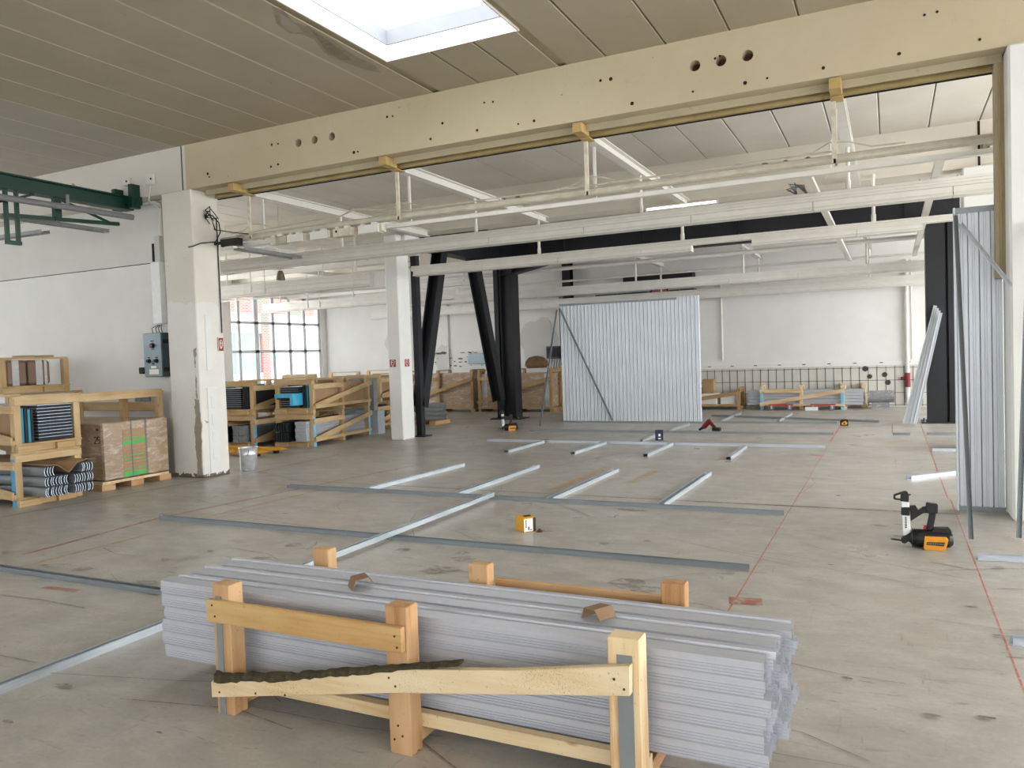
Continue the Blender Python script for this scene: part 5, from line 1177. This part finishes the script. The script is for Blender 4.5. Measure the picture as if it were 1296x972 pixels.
# ---- green crane on the left -----------------------------------------------------------------------
gc = T('crane_runway', 'dark green steel crane runway with hanging brackets at upper left', 'crane', (-10.0, 6.5, 3.4))
ipr = [(-.09, -.10), (.09, -.10), (.09, -.08), (.012, -.08), (.012, .08), (.09, .08), (.09, .10), (-.09, .10), (-.09, .08), (-.012, .08), (-.012, -.08), (-.09, -.08)]
gc.part('runway_beam', MB().ext((-10.2, 3.5, 4.07), (-10.2, 8.06, 4.07), ipr), GREEN, world=True)
gc.part('end_bracket', MB().box(-10.42, -10.34, 7.93, 8.07, 3.98, 4.30).box(-10.06, -9.98, 7.93, 8.07, 3.98, 4.33).box(-10.44, -9.94, 7.98, 8.07, 4.03, 4.15), GREEN, world=True)
for y in (6.2, 6.34): gc.part('drop_post', MB().box(-10.215, -10.165, y, y+.04, 3.30, 3.97), GREEN, world=True)
gc.part('drop_foot', MB().box(-10.22, -10.16, 6.2, 6.39, 3.27, 3.32), GREEN, world=True)
gc.part('drop_post', MB().box(-10.23, -10.15, 6.86, 6.95, 3.66, 3.97), GREEN, world=True)
gc.part('stay', MB().bar((-10.2, 6.95, 3.97), (-10.2, 7.75, 3.74), .03, .03), GREEN, world=True)
gc.part('lower_rail', MB().bar((-10.2, 6.2, 3.64), (-10.2, 7.85, 3.75), .06, .05), GREEN, world=True)
gc.part('stay', MB().bar((-10.2, 6.6, 3.97), (-10.2, 5.2, 3.45), .03, .03), GREEN, world=True)
solo('steel_tube', 'grey steel tube hanging below the green crane runway', 'tube', MB().cyl((-9.95, 3.6, 3.78), (-9.95, 7.9, 3.83), .042, n=12).box(-9.96, -9.94, 6.88, 6.92, 3.82, 3.99), GREYT)
solo('cable_tray', 'perforated tray running to the wall below the green runway', 'tray', tray((-10.6, 4.2, 3.70), (-10.6, 7.95, 3.70), .12, 44), TRAY)
solo('cable_tray', 'perforated tray crossing sideways below the green drop posts', 'tray', tray((-12.2, 7.1, 3.62), (-10.75, 7.1, 3.60), .12, 18), TRAY)

# ---- rear wall services -----------------------------------------------------------------------------
rp = T('riser_pipe', 'white riser pipe with a red valve on the rear wall at right', 'pipe', (.37, 21.9, 0))
rp.part('pipe', MB().cyl((0, 0, .10), (0, 0, 3.7), .05, n=10).cyl((.11, .02, 1.2), (.11, .02, 3.7), .025, n=8), WPAINT)
rp.part('red_valve', MB().cyl((0, 0, .50), (0, 0, .86), .062, n=10).cyl((-.16, 0, .72), (.02, 0, .72), .04, n=8), simple('valve_red', '7e1a20', '6c141a', 10, .5))
for k, (x, w) in enumerate(((-13.0, 'left of the black brace'), (-9.05, 'left of the standing panel'), (-4.2, 'right of the standing panel'))):
    solo('wall_conduit', 'thin white conduit on the rear wall, %s' % w, 'conduit', MB().cyl((x, 21.95, 1.3), (x, 21.95, 3.6), .03, n=8), WPAINT)
wbx = T('wall_unit', 'grey blue wall unit on the rear wall between the black braces', 'unit', (-11.75, 21.95, 1.42))
wbx.part('housing', MB().box(-.45, .18, -.15, 0, 0, .32), PANELG, bevel=.01); wbx.part('side_unit', MB().box(.22, .55, -.12, 0, .02, .3), PANELD, bevel=.01)
eb2 = T('meter_box', 'dark grey breaker box on the rear wall left of the standing panel', 'box', (-9.25, 21.95, 1.5))
eb2.part('housing', MB().box(-.22, .22, -.12, 0, 0, .38), PANELD, bevel=.01)
for x in (-.13, 0, .13): eb2.part('breaker', MB().box(x-.045, x+.045, -.15, -.12, .05, .33), BLACK)
hw = MB()
for k in range(5): hw.tube([(-9.3+k*.08, 21.9, 1.48), (-9.4+k*.1, 21.9, 1.0+.1*random.random()), (-9.2+k*.05, 21.88, .6+.1*random.random()), (-9.1+.04*k, 21.9, .95)], .01, 5)
solo('loose_wire', 'loose dark wires hanging below the breaker box on the rear wall', 'cables', hw, BLACK)
dk = T('heater_duct', 'dark ventilation unit on the rear wall above the standing panel', 'duct', (-6.3, 21.9, 3.05))
for xa, xb in ((-7.75, -7.1), (-7.05, -6.2), (-6.15, -5.3), (-5.25, -4.85)): dk.part('panel', MB().box(xa, xb, 21.6, 21.99, 2.98, 3.32), PANELD, world=True, bevel=.01)
dk.part('black_grille', MB().box(-6.9, -4.9, 21.62, 21.98, 3.62, 3.78), BLACK, world=True)
fr_ = T('hose_reel', 'red round reel showing above the top edge of the standing panel', 'reel', (-5.78, 21.5, 3.0))
fr_.part('drum', MB().cyl((0, -.1, .22), (0, .099, .22), .24, n=24), simple('faded_red', 'b8625a', 'c4766c', 8, .5))
fr_.part('rim', MB().tube([(.25*math.cos(2*PI*k/24), -.11, .22+.25*math.sin(2*PI*k/24)) for k in range(25)], .018, 6), BLACK)
fr_.part('hub', MB().cyl((0, -.13, .22), (0, -.1, .22), .06, n=12), GREYT)
cm = MB().box(-9.95, -9.75, 21.7, 21.99, 3.22, 3.27); cm.cyl((-9.85, 21.75, 3.12), (-9.85, 21.75, 3.22), .09, n=12)
solo('dark_sensor', 'small dark dome sensor on the rear wall beside the black column', 'sensor', cm, BLACK)
